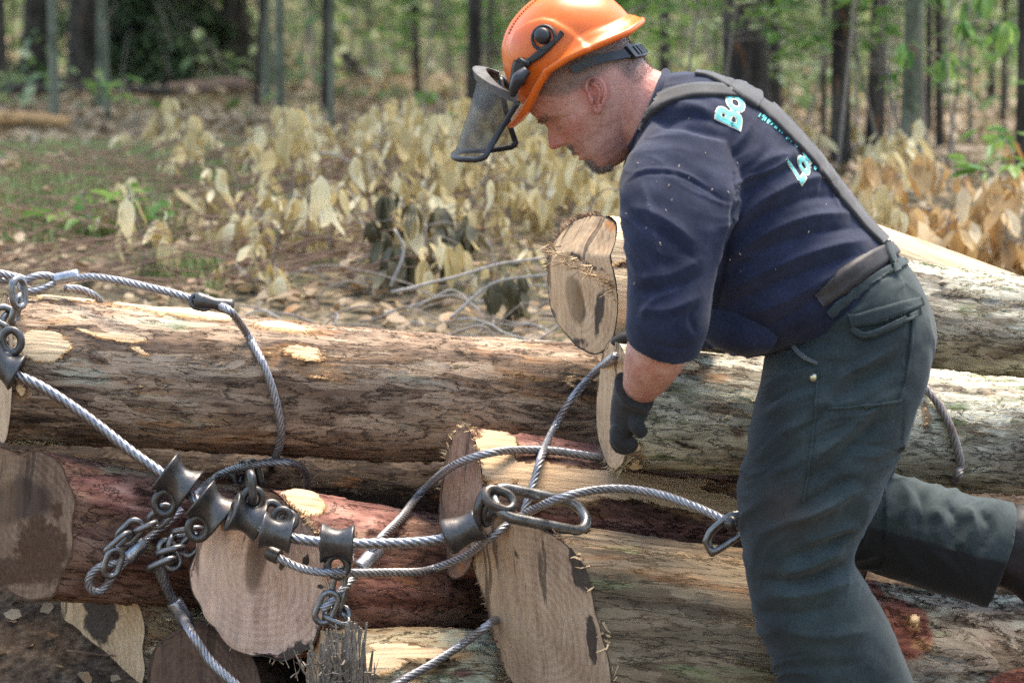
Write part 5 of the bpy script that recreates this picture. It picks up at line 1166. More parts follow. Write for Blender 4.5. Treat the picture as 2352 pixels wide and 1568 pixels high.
# bell, shackle and oblong ring
cc = vec(P(*C6(590, 610), .25)); Y = .25
b6 = empty('end_bell', tuple(cc), 'flared bell at the end of the bright main rope, beside the big ring', 'rope bell')
pa_, pb_ = vec(P(*C6(490, 640), Y)), vec(P(*C6(705, 555), Y)); L_ = np.linalg.norm(pb_ - pa_); ax = (pb_ - pa_)/L_
v, f = lathe([(.0125, .004), (.031, 0), (.0345, .004), (.034, .012), (.029, .030), (.0265, .045), (.029, .060), (.031, L_ - .004), (.029, L_), (.012, L_)], 36, pa_, ax, closed=True); obj('barrel', v, f, M['forged'], b6)
up = vec(P(*C6(735, 400), Y)) - vec(P(*C6(735, 520), Y)); up /= np.linalg.norm(up)
bl = catmull([vec(P(*C6(690, 560), Y - .016)), vec(P(*C6(700, 450), Y - .022)), vec(P(*C6(745, 360), Y - .020)), vec(P(*C6(772, 400), Y - .018)), vec(P(*C6(735, 480), Y - .015)), vec(P(*C6(760, 560), Y - .008))], .003)
v, f = tube(bl, .0085, 12); obj('clevis', v, f, M['forged'], b6)
v, f = tube(bl + vec((0, .034, 0)), .0085, 12); obj('clevis', v, f, M['forged'], b6)
v, f = tube(np.stack([vec(P(*C6(742, 358), Y - .034)), vec(P(*C6(742, 358), Y + .022))]), .0065, 14); obj('pin', v, f, M['forged'], b6)
v, f = tube(np.stack([vec(P(*C6(745, 490), Y - .02)), vec(P(*C6(800, 470), Y + .015))]), [.014, .012], 14); obj('nub', v, f, M['forged'], b6)
rg = empty('oblong_ring', tuple(on(*C6(1100, 450), .05)), 'big oblong steel ring resting on top of the barkless log end', 'steel ring')
a, b = vec(P(*C6(800, 400), .16)), vec(P(*C6(1385, 520), .24)); lx = b - a
v, f = stadium((a + b)/2, lx, vec((0, .82, .62)), np.linalg.norm(lx)/2, .036, .0105, 16); obj('ring', v, f, M['chain'], rg)
sh = empty('shackle', tuple(vec(P(*C6(830, 400), .16))), 'short link joining the end bell to the big oblong ring', 'shackle')
v, f = stadium(vec(P(*C6(835, 395), .155)), vec(P(*C6(905, 420), .16)) - vec(P(*C6(770, 370), .15)), vec((0, .6, .7)), .028, .0185, .0085, 14); obj('link', v, f, M['forged'], sh)
# hook at the right
hk = empty('rope_hook', tuple(on(1650, 1260, .0)), 'flat forged hook with a long slot on the weathered log beside the man\'s knee', 'hook')
def hook():
    Y = .095
    out = [(1612, 1242), (1628, 1212), (1668, 1180), (1690, 1172), (1712, 1180), (1715, 1225), (1690, 1246), (1645, 1274), (1630, 1276)]
    inn = [(1634, 1240), (1645, 1222), (1668, 1204), (1682, 1202), (1690, 1210), (1692, 1224), (1678, 1234), (1650, 1252), (1638, 1252)]
    oc = catmull([vec((*p, 0)) for p in out + out[:1]], 5)[:-1, :2]; ic = catmull([vec((*p, 0)) for p in inn + inn[:1]], 5)[:-1, :2]
    n = 70
    def rs(c):
        c = np.concatenate([c, c[:1]]); s = np.concatenate([[0], np.cumsum(np.linalg.norm(np.diff(c, axis=0), axis=1))]); t_ = np.linspace(0, s[-1], n, endpoint=False)
        return np.stack([np.interp(t_, s, c[:, k]) for k in (0, 1)], 1)
    oc, ic = rs(oc), rs(ic); md = (oc + ic)/2
    rows = []
    for c, dY in ((oc, -.006), (oc*.8 + ic*.2, -.011), (ic*.8 + oc*.2, -.010), (ic, -.004), (ic, .008), (oc, .010)):
        rows.append(np.array([vec(P(x, y, Y + dY)) for x, y in c]))
    v = np.concatenate(rows); k = len(rows); f = grid_faces(k, n).tolist() + [[(k-1)*n + j, (k-1)*n + (j+1) % n, (j+1) % n, j] for j in range(n)]
    obj('hook_body', v, f, M['chain'], hk)
    v, f = tube(np.stack([vec(P(1668, 1194, Y - .012)), vec(P(1690, 1206, Y - .012))]), [.0125, .0135], 16); obj('rope_socket', v, f, M['forged'], hk)
hook()
# ------------------------------------------------------------------ ground and forest
GY = [-40, 0, .3, .7, 1.2, 1.7, 2.2, 4, 9, 15, 25, 40, 55, 80, 130, 300]
GZ = [0, 0, .08, .28, .5, .66, .765, 1.02, 1.10, 1.19, 1.45, 2.1, 3.3, 7.5, 17, 60]
def gz(x, y):
    x, y = np.asarray(x, float), np.asarray(y, float); sh = x.shape
    p = np.stack([x.ravel(), y.ravel(), np.zeros(x.size)], 1)
    far = np.clip((p[:, 1] - 1)/6, .15, 3)
    n = fbm(p*.6, 3, 40)*.07*far + fbm(p*3.1, 3, 44)*.025*np.clip(far, .3, 1) + .012*np.clip((p[:, 1] - 4)/10, 0, 3)*p[:, 0]*-.2
    return (np.interp(p[:, 1], GY, GZ) + n).reshape(sh)
def ground_at(x, y):
    """where the sight line through picture point (x, y) meets the ground"""
    d = ray(x, y); t = np.linspace(5.8, 140, 4000); q = np.array(CAMP)[None] + np.outer(t, np.array(d))
    b = np.where(q[:, 2] < gz(q[:, 0], q[:, 1]))[0]
    return q[b[0]] if len(b) else q[-1]
ys = np.concatenate([np.linspace(-40, -2, 12), np.linspace(-1.5, 10, 150), np.linspace(10.2, 60, 120), np.linspace(62, 300, 40)])
us = np.sinh(np.linspace(-3.2, 3.2, 161))/np.sinh(3.2)
XX, YY = np.meshgrid(us*130, ys, indexing='xy')
gv = np.stack([XX, YY, gz(XX, YY)], -1).reshape(-1, 3)
def ground_mat():
    t = NT('leaf_strewn_forest_soil'); c = t.coord()
    n1 = t.noise(c, 18, 6, .65); n2 = t.noise(c, 1.3, 4); n3 = t.noise(c, 70, 4)
    col = t.ramp(t.math('ADD', t.math('MULTIPLY', n1, .6), t.math('MULTIPLY', n3, .4)), [(0.36, (.050, .038, .024)), (0.5, (.125, .100, .060)), (0.62, (.24, .195, .125))])
    col = t.mix(t.math('MULTIPLY', t.math('MULTIPLY', t.smooth(n2, .46, .62), .6), t.smooth(t.n('SeparateXYZ', Vector=c).outputs['Y'], 1.6, 2.6)), col, (.095, .11, .040))
    gx = t.n('SeparateXYZ', Vector=c); fy = t.smooth(gx.outputs['Y'], 9.0, 24.0)
    col = t.mix(t.math('MULTIPLY', fy, t.smooth(t.noise(c, .8, 5, .7), .38, .60)), col, t.ramp(n1, [(.35, (.05, .075, .025)), (.65, (.15, .19, .07))]))
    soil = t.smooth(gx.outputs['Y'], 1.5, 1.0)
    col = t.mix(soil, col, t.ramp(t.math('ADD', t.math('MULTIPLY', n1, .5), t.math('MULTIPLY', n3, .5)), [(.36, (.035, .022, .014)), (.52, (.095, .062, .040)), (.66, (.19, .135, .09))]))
    v = t.n('TexVoronoi', Vector=c, Scale=28.0)
    col = t.mix(t.math('MULTIPLY', t.math('MULTIPLY', t.smooth(t.sep(v.outputs['Color'])[0], .55, .7), .5), t.math('SUBTRACT', 1.0, soil)), col, (.33, .24, .14))
    return t.out(Base_Color=col, Roughness=.95, Specular_IOR_Level=.15, Normal=t.bump(t.math('ADD', n1, t.math('MULTIPLY', v.outputs['Distance'], .6)), .8, .03))
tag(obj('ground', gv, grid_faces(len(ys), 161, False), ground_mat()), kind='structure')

def leaf_mat(name, stops, trans=.35, rough=.6):
    t = NT(name); r = t.attr('rnd').outputs['Fac']; c = t.coord()
    col = t.ramp(t.math('ADD', t.math('MULTIPLY', r, .85), t.math('MULTIPLY', t.noise(c, 40, 3), .15)), stops)
    p = t.n('BsdfPrincipled', Base_Color=col, Roughness=rough, Specular_IOR_Level=.35); tl = t.n('BsdfTranslucent', Color=col)
    mx = t.n('MixShader', Fac=trans); t.t.links.new(p.outputs[0], mx.inputs[1]); t.t.links.new(tl.outputs[0], mx.inputs[2])
    t.n('OutputMaterial', Surface=mx.outputs[0]); return t.m
M['litter'] = leaf_mat('fallen_brown_leaves', [(.05, (.12, .07, .04)), (.3, (.26, .16, .085)), (.55, (.40, .29, .18)), (.75, (.34, .24, .135)), (.88, (.42, .31, .19)), (.97, (.46, .20, .06))], .15, .5)
M['straw'] = leaf_mat('straw_coloured_wilted_leaves', [(.0, (.26, .16, .055)), (.25, (.50, .37, .15)), (.6, (.72, .58, .31)), (1, (.88, .79, .54))], .35, .5)
M['tan_leaf'] = leaf_mat('tan_wilted_leaves', [(.0, (.28, .14, .05)), (.35, (.50, .30, .12)), (.75, (.64, .45, .22)), (1, (.82, .68, .46))], .35, .5)
M['olive'] = leaf_mat('dull_olive_wilted_leaves', [(.0, (.035, .032, .017)), (.45, (.10, .088, .048)), (.75, (.22, .18, .10)), (1, (.50, .42, .25))], .2, .5)
M['fresh'] = leaf_mat('fresh_green_leaves', [(.0, (.05, .13, .025)), (.5, (.12, .25, .05)), (.9, (.25, .38, .10)), (1, (.45, .42, .14))], .45, .4)
M['dull'] = leaf_mat('dull_green_leaves', [(.0, (.06, .10, .03)), (.4, (.15, .23, .075)), (.75, (.30, .37, .16)), (1, (.58, .60, .40))], .45, .4)  # duller greens running to pale yellow-green, varied leaf by leaf
M['needle'] = leaf_mat('dark_hemlock_needles', [(.0, (.032, .055, .022)), (.6, (.075, .115, .045)), (1, (.14, .18, .075))], .25, .6)
M['twig'] = simple('grey_brown_twig_bark', (.25, .20, .16), .85, .35, 60)
M['twig_pale'] = simple('pale_grey_twig_bark', (.36, .32, .28), .85, .3, 60)
M['trunk_dark'] = bark_mat('dark_rough_trunk_bark', (.016, .012, .009), (.045, .034, .026), (.085, .068, .052), (.09, .10, .06), plate=14, stretch=.3, depth=.004, seed=4.4)
M['trunk_grey'] = bark_mat('greenish_grey_trunk_bark', (.055, .055, .035), (.11, .115, .075), (.17, .17, .12), (.20, .22, .14), plate=10, stretch=.5, depth=.002, seed=9.4, lich=.3, scaly=.3)
LEAF = np.array([(0, 0, 0), (.28, -.24, .03), (.28, 0, -.02), (.28, .24, .03), (.68, -.21, .02), (.68, 0, -.03), (.68, .21, .02), (1, 0, -.04)])
LEAFF = [[0, 1, 2], [0, 2, 3], [1, 4, 5, 2], [2, 5, 6, 3], [4, 7, 5], [5, 7, 6]]
LX = np.array([0, .10, .26, .46, .66, .84, 1.0]); LW = np.array([.0, .13, .215, .24, .20, .115, .0])
LEAF2 = np.array([(x, y*w, .16*abs(y)*w*2.2 - .02*math.sin(3.1*x)) for x, w in zip(LX, LW) for y in (-1, 0, 1)])
LEAF2F = np.array([q for i in range(6) for q in ([i*3, i*3 + 1, i*3 + 4, i*3 + 3], [i*3 + 1, i*3 + 2, i*3 + 5, i*3 + 4])])
def leaves2(pos_, fwd, upv, size, curl, wide, r):
    n = len(pos_); f_ = fwd/np.linalg.norm(fwd, axis=1)[:, None]; s_ = np.cross(upv, f_); s_ /= np.linalg.norm(s_, axis=1)[:, None] + 1e-9; u_ = np.cross(f_, s_)
    x = LEAF2[None, :, 0]; wd = wide*r.uniform(.65, 1.2, (n, 1)); y = LEAF2[None, :, 1]*wd; tw = r.normal(0, .5, (n, 1))*x
    cup = r.uniform(-.5, 2.6, (n, 1)); z = LEAF2[None, :, 2]*cup; y2 = y*np.cos(tw) - z*np.sin(tw); z2 = y*np.sin(tw) + z*np.cos(tw) - curl[:, None]*x**2 + .02*np.sin(x*11 + r.uniform(0, 6, (n, 1)))
    x2 = x*(1 - .30*np.abs(curl[:, None])*x)
    v = pos_[:, None] + size[:, None, None]*(x2[..., None]*f_[:, None] + y2[..., None]*s_[:, None] + z2[..., None]*u_[:, None])
    return v.reshape(-1, 3), (LEAF2F[None] + (np.arange(n)*21)[:, None, None]).reshape(-1, 4)
def leaves(pos_, fwd, upv, size, curl=0.0, wide=1.0):
    """many leaf blades -> verts, faces ; fwd/upv (n,3)"""
    n = len(pos_); f_ = fwd/np.linalg.norm(fwd, axis=1)[:, None]
    s_ = np.cross(upv, f_); s_ /= np.linalg.norm(s_, axis=1)[:, None] + 1e-9; u_ = np.cross(f_, s_)
    L_ = LEAF.copy(); size = np.broadcast_to(np.asarray(size, float), (n,)); curl = np.broadcast_to(np.asarray(curl, float), (n,))
    x = L_[None, :, 0]; z = L_[None, :, 2] - curl[:, None]*x**2; y = L_[None, :, 1]*wide; x = x*(1 - .25*np.abs(curl[:, None])*x)
    v = pos_[:, None] + size[:, None, None]*(x[..., None]*f_[:, None] + (y[..., None] + 0*x[..., None])*s_[:, None] + z[..., None]*u_[:, None])
    fs = []
    base = (np.arange(n)*8)
    F4 = [q if len(q) == 4 else q + [q[0]] for q in LEAFF]
    tri = np.array([q for q in LEAFF if len(q) == 3]); quad = np.array([q for q in LEAFF if len(q) == 4])
    ft = (tri[None] + base[:, None, None]).reshape(-1, 3); fq = (quad[None] + base[:, None, None]).reshape(-1, 4)
    fs = np.concatenate([ft, fq[:, [0, 1, 2]], fq[:, [0, 2, 3]]])
    return v.reshape(-1, 3), fs
def leaf_mesh(name, v, f, rnd):
    me = mesh_from(name, v, f); attr_f(me, 'rnd', np.repeat(rnd, len(v)//len(rnd))); return me
rs = np.random.RandomState(12)
# leaf litter
zones = [(1.3, 5, 3.4, 5200, .046), (5, 12, 5.4, 10500, .07), (12, 30, 11, 17000, .09), (30, 75, 24, 15000, .13)]
pp, ff, uu, ss = [], [], [], []
for y0, y1, hw, n, s in zones:
    y = rs.uniform(y0, y1, n); x = rs.uniform(-1, 1, n)*hw*(.55 + .45*(y - y0)/(y1 - y0)); z = gz(x, y)
    pp.append(np.stack([x, y, z + .008 + rs.rand(n)*.02], 1)); a = rs.uniform(0, 6.283, n)
    ff.append(np.stack([np.cos(a), np.sin(a), rs.normal(.05, .30, n)], 1)); uu.append(np.stack([rs.normal(0, .35, n), rs.normal(-.15, .35, n), np.ones(n)], 1)); ss.append(s*rs.uniform(.6, 1.4, n))
n = 46; x, y = rs.uniform(-1.1, -.7, n), rs.uniform(.55, 1.3, n); a = rs.uniform(0, 6.283, n)
pp.append(np.stack([x, y, gz(x, y) + .008], 1)); ff.append(np.stack([np.cos(a), np.sin(a), rs.normal(.2, .4, n)], 1)); uu.append(np.stack([rs.normal(0, .5, n), rs.normal(-.4, .4, n), np.ones(n)], 1)); ss.append(rs.uniform(.018, .05, n))
pp, ff, uu, ss = map(np.concatenate, (pp, ff, uu, ss))
v, f = leaves(pp, ff, uu, ss, rs.normal(.15, .3, len(pp)), 1.25)
tag(link('leaf_litter', leaf_mesh('leaf_litter', v, f, rs.rand(len(pp))), M['litter']), kind='stuff')
# grass and low moss at the left
n = 26000; y = rs.uniform(1.5, 7.5, n); x = -.45 - rs.gamma(2.0, .22, n)*(.7 + y*.16) + (y - 2)*-.10; keep = fbm(np.stack([x*2.2, y*2.2, 0*x], 1), 3, 60) > -.10; x, y = x[keep], y[keep]; n = len(x)
b = np.stack([x, y, gz(x, y)], 1); h = rs.uniform(.02, .10, n); a = rs.uniform(0, 6.28, n); w = .004
tp = b + np.stack([rs.normal(0, .02, n), rs.normal(0, .02, n), h], 1); sd = np.stack([np.cos(a), np.sin(a), 0*a], 1)*w
v = np.stack([b - sd, b + sd, tp], 1).reshape(-1, 3)
M['grass'] = simple('yellow_green_grass', (.25, .30, .095), .7, .5, 6)
tag(obj('grass', v, np.arange(3*n).reshape(-1, 3), M['grass'], smooth=False), kind='stuff')
# dry fine brush at the left
mb = MB(); rb = random.Random(8)
for i in range(340):
    x = rb.uniform(-1.75, -.25); y = rb.uniform(2.6, 5.2); z = float(gz(x, y)); a = rb.uniform(-.5, .9) + (3.14 if rb.random() < .4 else 0); L_ = rb.uniform(.25, .7)
    c = [vec((x, y, z + rb.uniform(0, .05)))]
    for k in range(3): c.append(c[-1] + vec((math.cos(a)*L_/3, rb.gauss(0, .06), rb.uniform(-.01, .11)*L_ + rb.gauss(0, .012)))); a += rb.gauss(0, .25)
    mb.add(*tube(np.array(c), np.linspace(.0032, .0012, 4), 4))
M['brush'] = simple('brown_dry_brush', (.20, .12, .08), .9, .4, 12)
tag(mb.build('brushwood', M['brush'], smooth=False), kind='stuff')

def copy_thing(root, loc, rz=0.0, sc=1.0, label=None, group=None):
    r = root.copy(); COL.objects.link(r); r.location = loc; r.rotation_euler = (0, 0, rz); r.scale = (sc, sc, sc)
    if label: r['label'] = label
    if group: r['group'] = group
    for ch in list(root.children):
        c = ch.copy(); COL.objects.link(c); c.parent = r
    return r
def plant_proto(name, label, cat, seed, mat, H_, nclus, leafL, per, group, droop=True, stem_r=.004, spread=.12, wide=1.0, lean=.25):
    """a seedling at the origin: stem with side twigs, and whorls of leaves"""
    r = np.random.RandomState(seed); root = empty(name, (0, 0, 0), label, cat, group); mb = MB()
    top = vec((r.normal(0, lean*H_), r.normal(0, lean*H_), H_)); c = catmull([vec((0, 0, -.02)), top*.5 + vec((r.normal(0, .03), r.normal(0, .03), 0)), top], .03)
    mb.add(*tube(c, np.linspace(stem_r, stem_r*.4, len(c)), 6)); pos_, fw, up, sz, cu = [], [], [], [], []
    for k in range(nclus):
        t_ = 1.0 if k == 0 else r.uniform(.30, .98); q = c[int(t_*(len(c) - 1))]; a = r.uniform(0, 6.283)
        tip = q + vec((math.cos(a), math.sin(a), r.uniform(-.1, .5)))*r.uniform(.3, 1.0)*spread*(0.3 if k == 0 else 1)
        mb.add(*tube(np.stack([q, (q + tip)/2 + vec((0, 0, .015)), tip]), [.0022, .0018, .0014], 5))
        m = r.randint(per[0], per[1] + 1); ang = a + np.linspace(0, 6.283, m, endpoint=False) + r.normal(0, .35, m)
        for g_ in ang:
            o = vec((math.cos(g_), math.sin(g_), 0))
            pos_.append(tip + o*r.uniform(.004, .02) + vec((0, 0, r.normal(0, .012))))
            fw.append(o*r.uniform(.25, .75) + vec((0, 0, -1.0)) if droop else o + vec((0, 0, r.normal(-.10, .2)))); up.append(o + vec((0, 0, .2)) if droop else vec((r.normal(0, .2), r.normal(0, .2), 1)))
            sz.append(r.uniform(*leafL)*r.choice([.6, .8, 1, 1.1])); cu.append(r.uniform(-.3, .75) if droop else r.uniform(.05, .3))
    mb.build('stem', M['twig'], root)
    v, f = leaves2(np.array(pos_), np.array(fw), np.array(up), np.array(sz), np.array(cu), wide, r)
    link('leaves', leaf_mesh('leaves', v, f, np.clip(r.beta(1.5, 1.3, len(pos_)), 0, 1)), mat, root)
    return root
# wilted straw-coloured seedlings behind the logs
WL = 'wilted seedling with drooping straw-coloured leaves, one of the crowd behind the long brown log'
WG = 'wilted seedlings covering the clearing'
wil = [plant_proto('wilted_seedling', WL, 'plant', 100 + k, M['straw'], [.08, .11, .15, .20, .12, .24][k], [2, 3, 4, 5, 3, 6][k], (.055, .108), (4, 7), WG, wide=.86) for k in range(6)]
spots = []
rp = random.Random(21)
def field(n, y0, y1, x0, x1, dens):
    c = 0
    while c < n:
        y = rp.uniform(y0, y1); x = rp.uniform(x0, x1)*(y + 5)/9.0
        if rp.random() > dens(x*9/(y + 5), y): continue
        if any((x - a)**2 + (y - b)**2 < .0060 for a, b in spots): continue
        spots.append((x, y)); c += 1
# x is given at a distance of 9 m: the picture is 3.24 m wide there
field(165, 2.5, 5.9, -1.35, .55, lambda x, y: (.10 + .9*math.exp(-((x + .12)/.62)**2))*(1 if y > 3.0 else .35))
field(26, 2.3, 6.0, .55, 1.3, lambda x, y: .4)
used = [False]*6
for i, (x, y) in enumerate(spots):
    k = rp.randrange(6); loc = (x, y, float(gz(x, y))); rz = rp.uniform(0, 6.28); sc = rp.uniform(.85, 1.25)
    lab = WL if x < .55*(y + 5)/9 else 'wilted seedling with drooping straw-coloured leaves, in the gap behind the bending man'
    if not used[k]: used[k] = True; o = wil[k]; o.location = loc; o.rotation_euler = (0, 0, rz); o.scale = (sc,)*3; o['label'] = lab
    else: copy_thing(wil[k], loc, rz, sc, lab)
# tan leaves close behind the man's back, at the right
TL = 'tan wilted sapling with large drooping leaves, right of the man\'s belt'
tan = [plant_proto('wilted_sapling', TL, 'sapling', 130 + k, M['tan_leaf'], [.20, .30, .24][k], [4, 5, 5][k], (.08, .13), (4, 6), 'tan saplings at the right', wide=1.0) for k in range(3)]
first = [True]*3
for i, (px_, py_) in enumerate([(1985, 640), (2040, 640), (2110, 560), (2170, 650), (2225, 660), (2290, 640), (2345, 660), (2090, 680), (2010, 570), (2260, 560), (2330, 560), (2400, 640)]):
    q = ground_at(px_, py_); k = i % 3; sc = rp.uniform(.85, 1.1)
    if first[k]: first[k] = False; o = tan[k]; o.location = tuple(q); o.rotation_euler = (0, 0, rp.uniform(0, 6)); o.scale = (sc,)*3
    else: copy_thing(tan[k], tuple(q), rp.uniform(0, 6), sc)
# dark olive clump
ol = plant_proto('wilted_bush', 'dark olive wilted bush with hanging leaves, behind the logs left of the notched butt', 'bush', 151, M['olive'], .24, 17, (.05, .10), (6, 10), None, spread=.15, wide=.9)
ol.location = tuple(ground_at(955, 668))
ol2 = plant_proto('wilted_bush', 'small olive wilted bush just behind the long brown log, beside the notched butt', 'bush', 153, M['olive'], .13, 4, (.07, .10), (4, 6), None, spread=.10, wide=.95)
ol2.location = tuple(ground_at(1140, 745))
# green seedlings
GL = [(300, 330, .30, 'bright green seedling topped by pale wilted leaves, standing at the left of the clearing'), (165, 560, .14, 'low bright green seedling in the grass at the left, nearest the frame edge'), (265, 560, .16, 'low bright green seedling in the grass beside the wilted leaves'),
      (980, 330, .20, 'green seedling on the forest floor left of the helmet visor'), (2290, 470, .22, 'yellow-green seedling at the right edge above the tan saplings'), (2330, 560, .24, 'green seedling among tan leaves at the right edge')]
for i, (x, y, h, lab) in enumerate(GL):
    o = plant_proto('green_seedling', lab, 'seedling', 170 + i, M['fresh'], h, 4, (.07, .12), (3, 5), None, droop=False, wide=.9)
    o.location = tuple(ground_at(x, y))
# leafy saplings through the wood
SG = 'leafy saplings of the understorey'
SL = 'slender green-leaved sapling growing between the tree trunks'
sap = [plant_proto('leafy_sapling', SL, 'sapling', 190 + k, [M['dull'], M['fresh'], M['dull'], M['dull'], M['fresh'], M['dull']][k], [1.0, 1.5, 2.0, 2.6, 1.3, 1.8][k], [36, 48, 60, 74, 44, 56][k], (.055, .11), (4, 7), SG, droop=False, stem_r=.008, spread=.45, wide=1.0, lean=.10) for k in range(6)]
first = [True]*6; cnt = 0
while cnt < 298:
    y = 4.8 + 62*rp.random()**1.5; x = rp.uniform(-1, 1)*(y + 5)*.24
    xp = 1176 + FPX*x/(y + 5)
    if y < 12 and (xp < 1250 or rp.random() < .5): continue
    if xp < 520 and y < 26: continue
    k = rp.randrange(6); sc = rp.uniform(.7, 1.2); loc = (x, y, float(gz(x, y))); rz = rp.uniform(0, 6.28); cnt += 1
    if first[k]: first[k] = False; o = sap[k]; o.location = loc; o.rotation_euler = (0, 0, rz); o.scale = (sc,)*3
    else: copy_thing(sap[k], loc, rz, sc)
hs_ = plant_proto('leafy_sapling', 'sapling with big bright green hanging leaf sprays at the upper right', 'sapling', 231, M['fresh'], .95, 12, (.055, .09), (7, 12), SG, droop=True, spread=.26, wide=.9, lean=.05)
hs_.location = tuple(ground_at(2205, 470))

# ---- trees
def trunk(name, label, base, rad, lean, mat, seed, height=9.0, group='trees of the wood', crown=None, fork=None):
    r = np.random.RandomState(seed); base = vec(base); root = empty(name, tuple(base), label, 'tree', group)
    zs = np.linspace(0, 1, 40)**1.6; c = base + np.stack([lean[0]*zs*height + .04*np.sin(zs*9 + seed)*min(1, rad*12), lean[1]*zs*height + 0*zs, zs*height - .15], 1)
    rr = rad*(1 + .55*np.exp(-zs*height/.16))*(1 - .72*zs)
    nt = 28 if rad > .05 else 14
    v, f = tube(c, rr, nt)
    th = np.tile(np.linspace(0, 2*np.pi, nt, endpoint=False), 40); lobes = 1 + .06*np.cos(3*th + seed)*np.repeat(np.exp(-zs*height/.4), nt)
    v = np.repeat(c, nt, 0) + (v - np.repeat(c, nt, 0))*lobes[:, None]
    mb = MB(); mb.add(v, f)
    if fork is not None:
        c2 = catmull([c[np.argmin(abs(zs*height - fork[0]))], c[np.argmin(abs(zs*height - fork[0]))] + vec((fork[1]*.35, .05, .5)), base + vec((fork[1]*2.2, .2, fork[0] + 4))], .2)
        mb.add(*tube(c2, np.linspace(rad*.75, rad*.3, len(c2)), 14))
    rb_ = random.Random(seed)
    for k in range(7):
        i = rb_.randrange(24, 39); a = rb_.uniform(0, 6.28); L_ = rb_.uniform(.6, 1.8)
        e = c[i] + vec((math.cos(a)*L_, math.sin(a)*L_, L_*.6)); mb.add(*tube(np.stack([c[i], (c[i] + e)/2 + vec((0, 0, .1)), e]), [rr[i]*.5, rr[i]*.35, .008], 7))
    me = mb.mesh('trunk'); vv = np.empty(len(me.vertices)*3); me.vertices.foreach_get('co', vv); vv = vv.reshape(-1, 3)
    lc = np.stack([vv[:, 2] + seed*3.1, vv[:, 0] - base[0], vv[:, 1] - base[1]], 1)
    a = me.attributes.new('lc', 'FLOAT_VECTOR', 'POINT'); a.data.foreach_set('vector', lc.ravel())
    mk = np.zeros((len(vv), 3)); mk[:, 2] = np.clip(.35 - zs.repeat(nt)[:1].sum(), 0, 1)*0; attr_col(me, 'mask', mk)
    link('trunk', me, mat, root)
    if crown is not None:
        o = bpy.data.objects.new('crown', crown); COL.objects.link(o); o.parent = root; o.location = (lean[0]*height*.85, lean[1]*height*.85, height*.86); o.rotation_euler = (0, 0, r.uniform(0, 6.28)); s = .74 + rad*1.8; o.scale = (s, s, s)
    return root
def crown_mesh(seed, n=800, R_=2.2):
    r = np.random.RandomState(seed); cl = r.normal(0, 1, (16, 3)); cl = cl/np.linalg.norm(cl, axis=1)[:, None]*r.uniform(.35, 1, (16, 1))*vec((R_, R_, R_*.75))
    k = r.randint(0, 16, n); p = cl[k] + r.normal(0, .36, (n, 3)); fw = r.normal(0, 1, (n, 3)); fw[:, 2] -= .4
    v, f = leaves(p, fw, r.normal(0, .5, (n, 3)) + vec((0, 0, 1)), r.uniform(.16, .30, n), .2)
    me = leaf_mesh('crown', v, f, r.rand(n)); me.materials.append(M['dull']); return me
crowns = [crown_mesh(300 + k) for k in range(4)]
tr_named = [  # base x, base y, width, top x, bark, label
    (8, 215, 40, 4, 'trunk_dark', 'dark trunk cut by the upper left corner'), (98, 205, 80, 100, 'trunk_dark', 'thick dark trunk near the upper left corner'), (128, 290, 21, 116, 'trunk_grey', 'slim pale sapling trunk in front of the thick dark trunk'),
    (228, 262, 20, 232, 'trunk_grey', 'thin trunk just left of the dark hemlock'), (246, 270, 12, 240, 'trunk_grey', 'very thin stem just left of the dark hemlock, right one of a pair'),
    (530, 190, 18, 524, 'trunk_grey', 'thin pale stem in front of the dark trunk right of the hemlock'), (556, 190, 66, 552, 'trunk_dark', 'dark trunk right of the hemlock'), (614, 190, 24, 610, 'trunk_dark', 'narrow dark trunk, second right of the hemlock'),
    (646, 322, 21, 640, 'trunk_grey', 'grey sapling trunk standing forward, third right of the hemlock'), (741, 265, 16, 748, 'trunk_dark', 'thin dark stem behind a forward grey stem, left of centre'), (757, 345, 13, 762, 'trunk_grey', 'thin grey stem standing forward left of centre'),
    (845, 175, 24, 735, 'trunk_dark', 'trunk leaning hard to the left, left of the helmet'), (962, 240, 14, 955, 'trunk_dark', 'thin dark stem left of the helmet'), (1095, 245, 34, 1100, 'trunk_dark', 'dark trunk well left of the helmet visor'), (1140, 240, 12, 1144, 'trunk_dark', 'thin stem close left of the helmet'),
    (1118, 125, 52, 1116, 'trunk_grey', 'blurred grey trunk far behind the visor'), (1566, 120, 11, 1570, 'trunk_dark', 'thin dark stem far behind the helmet\'s rear rim'),
    (1703, 330, 106, 1706, 'trunk_dark', 'thickest trunk, rising behind the man\'s back'), (1786, 300, 28, 1778, 'trunk_dark', 'narrow dark trunk right beside the thickest trunk'), (1894, 330, 11, 1890, 'trunk_dark', 'thin dark stem right of the thickest trunk'),
    (1940, 388, 42, 1926, 'trunk_dark', 'reddish dark trunk right of the man\'s shoulder blade'), (2004, 358, 40, 2012, 'trunk_dark', 'forked dark trunk at the right'), (2076, 395, 44, 2090, 'trunk_grey', 'smooth greenish grey trunk at the right'),
    (2131, 310, 15, 2126, 'trunk_dark', 'thin stem behind the smooth greenish trunk'), (2160, 350, 17, 2150, 'trunk_dark', 'dark stem behind the hanging green leaves'), (2232, 330, 8, 2218, 'trunk_grey', 'very thin grey stem at the right'), (2306, 300, 12, 2304, 'trunk_dark', 'thin dark stem near the right edge'), (2348, 420, 26, 2338, 'trunk_dark', 'dark trunk cut by the right edge')]
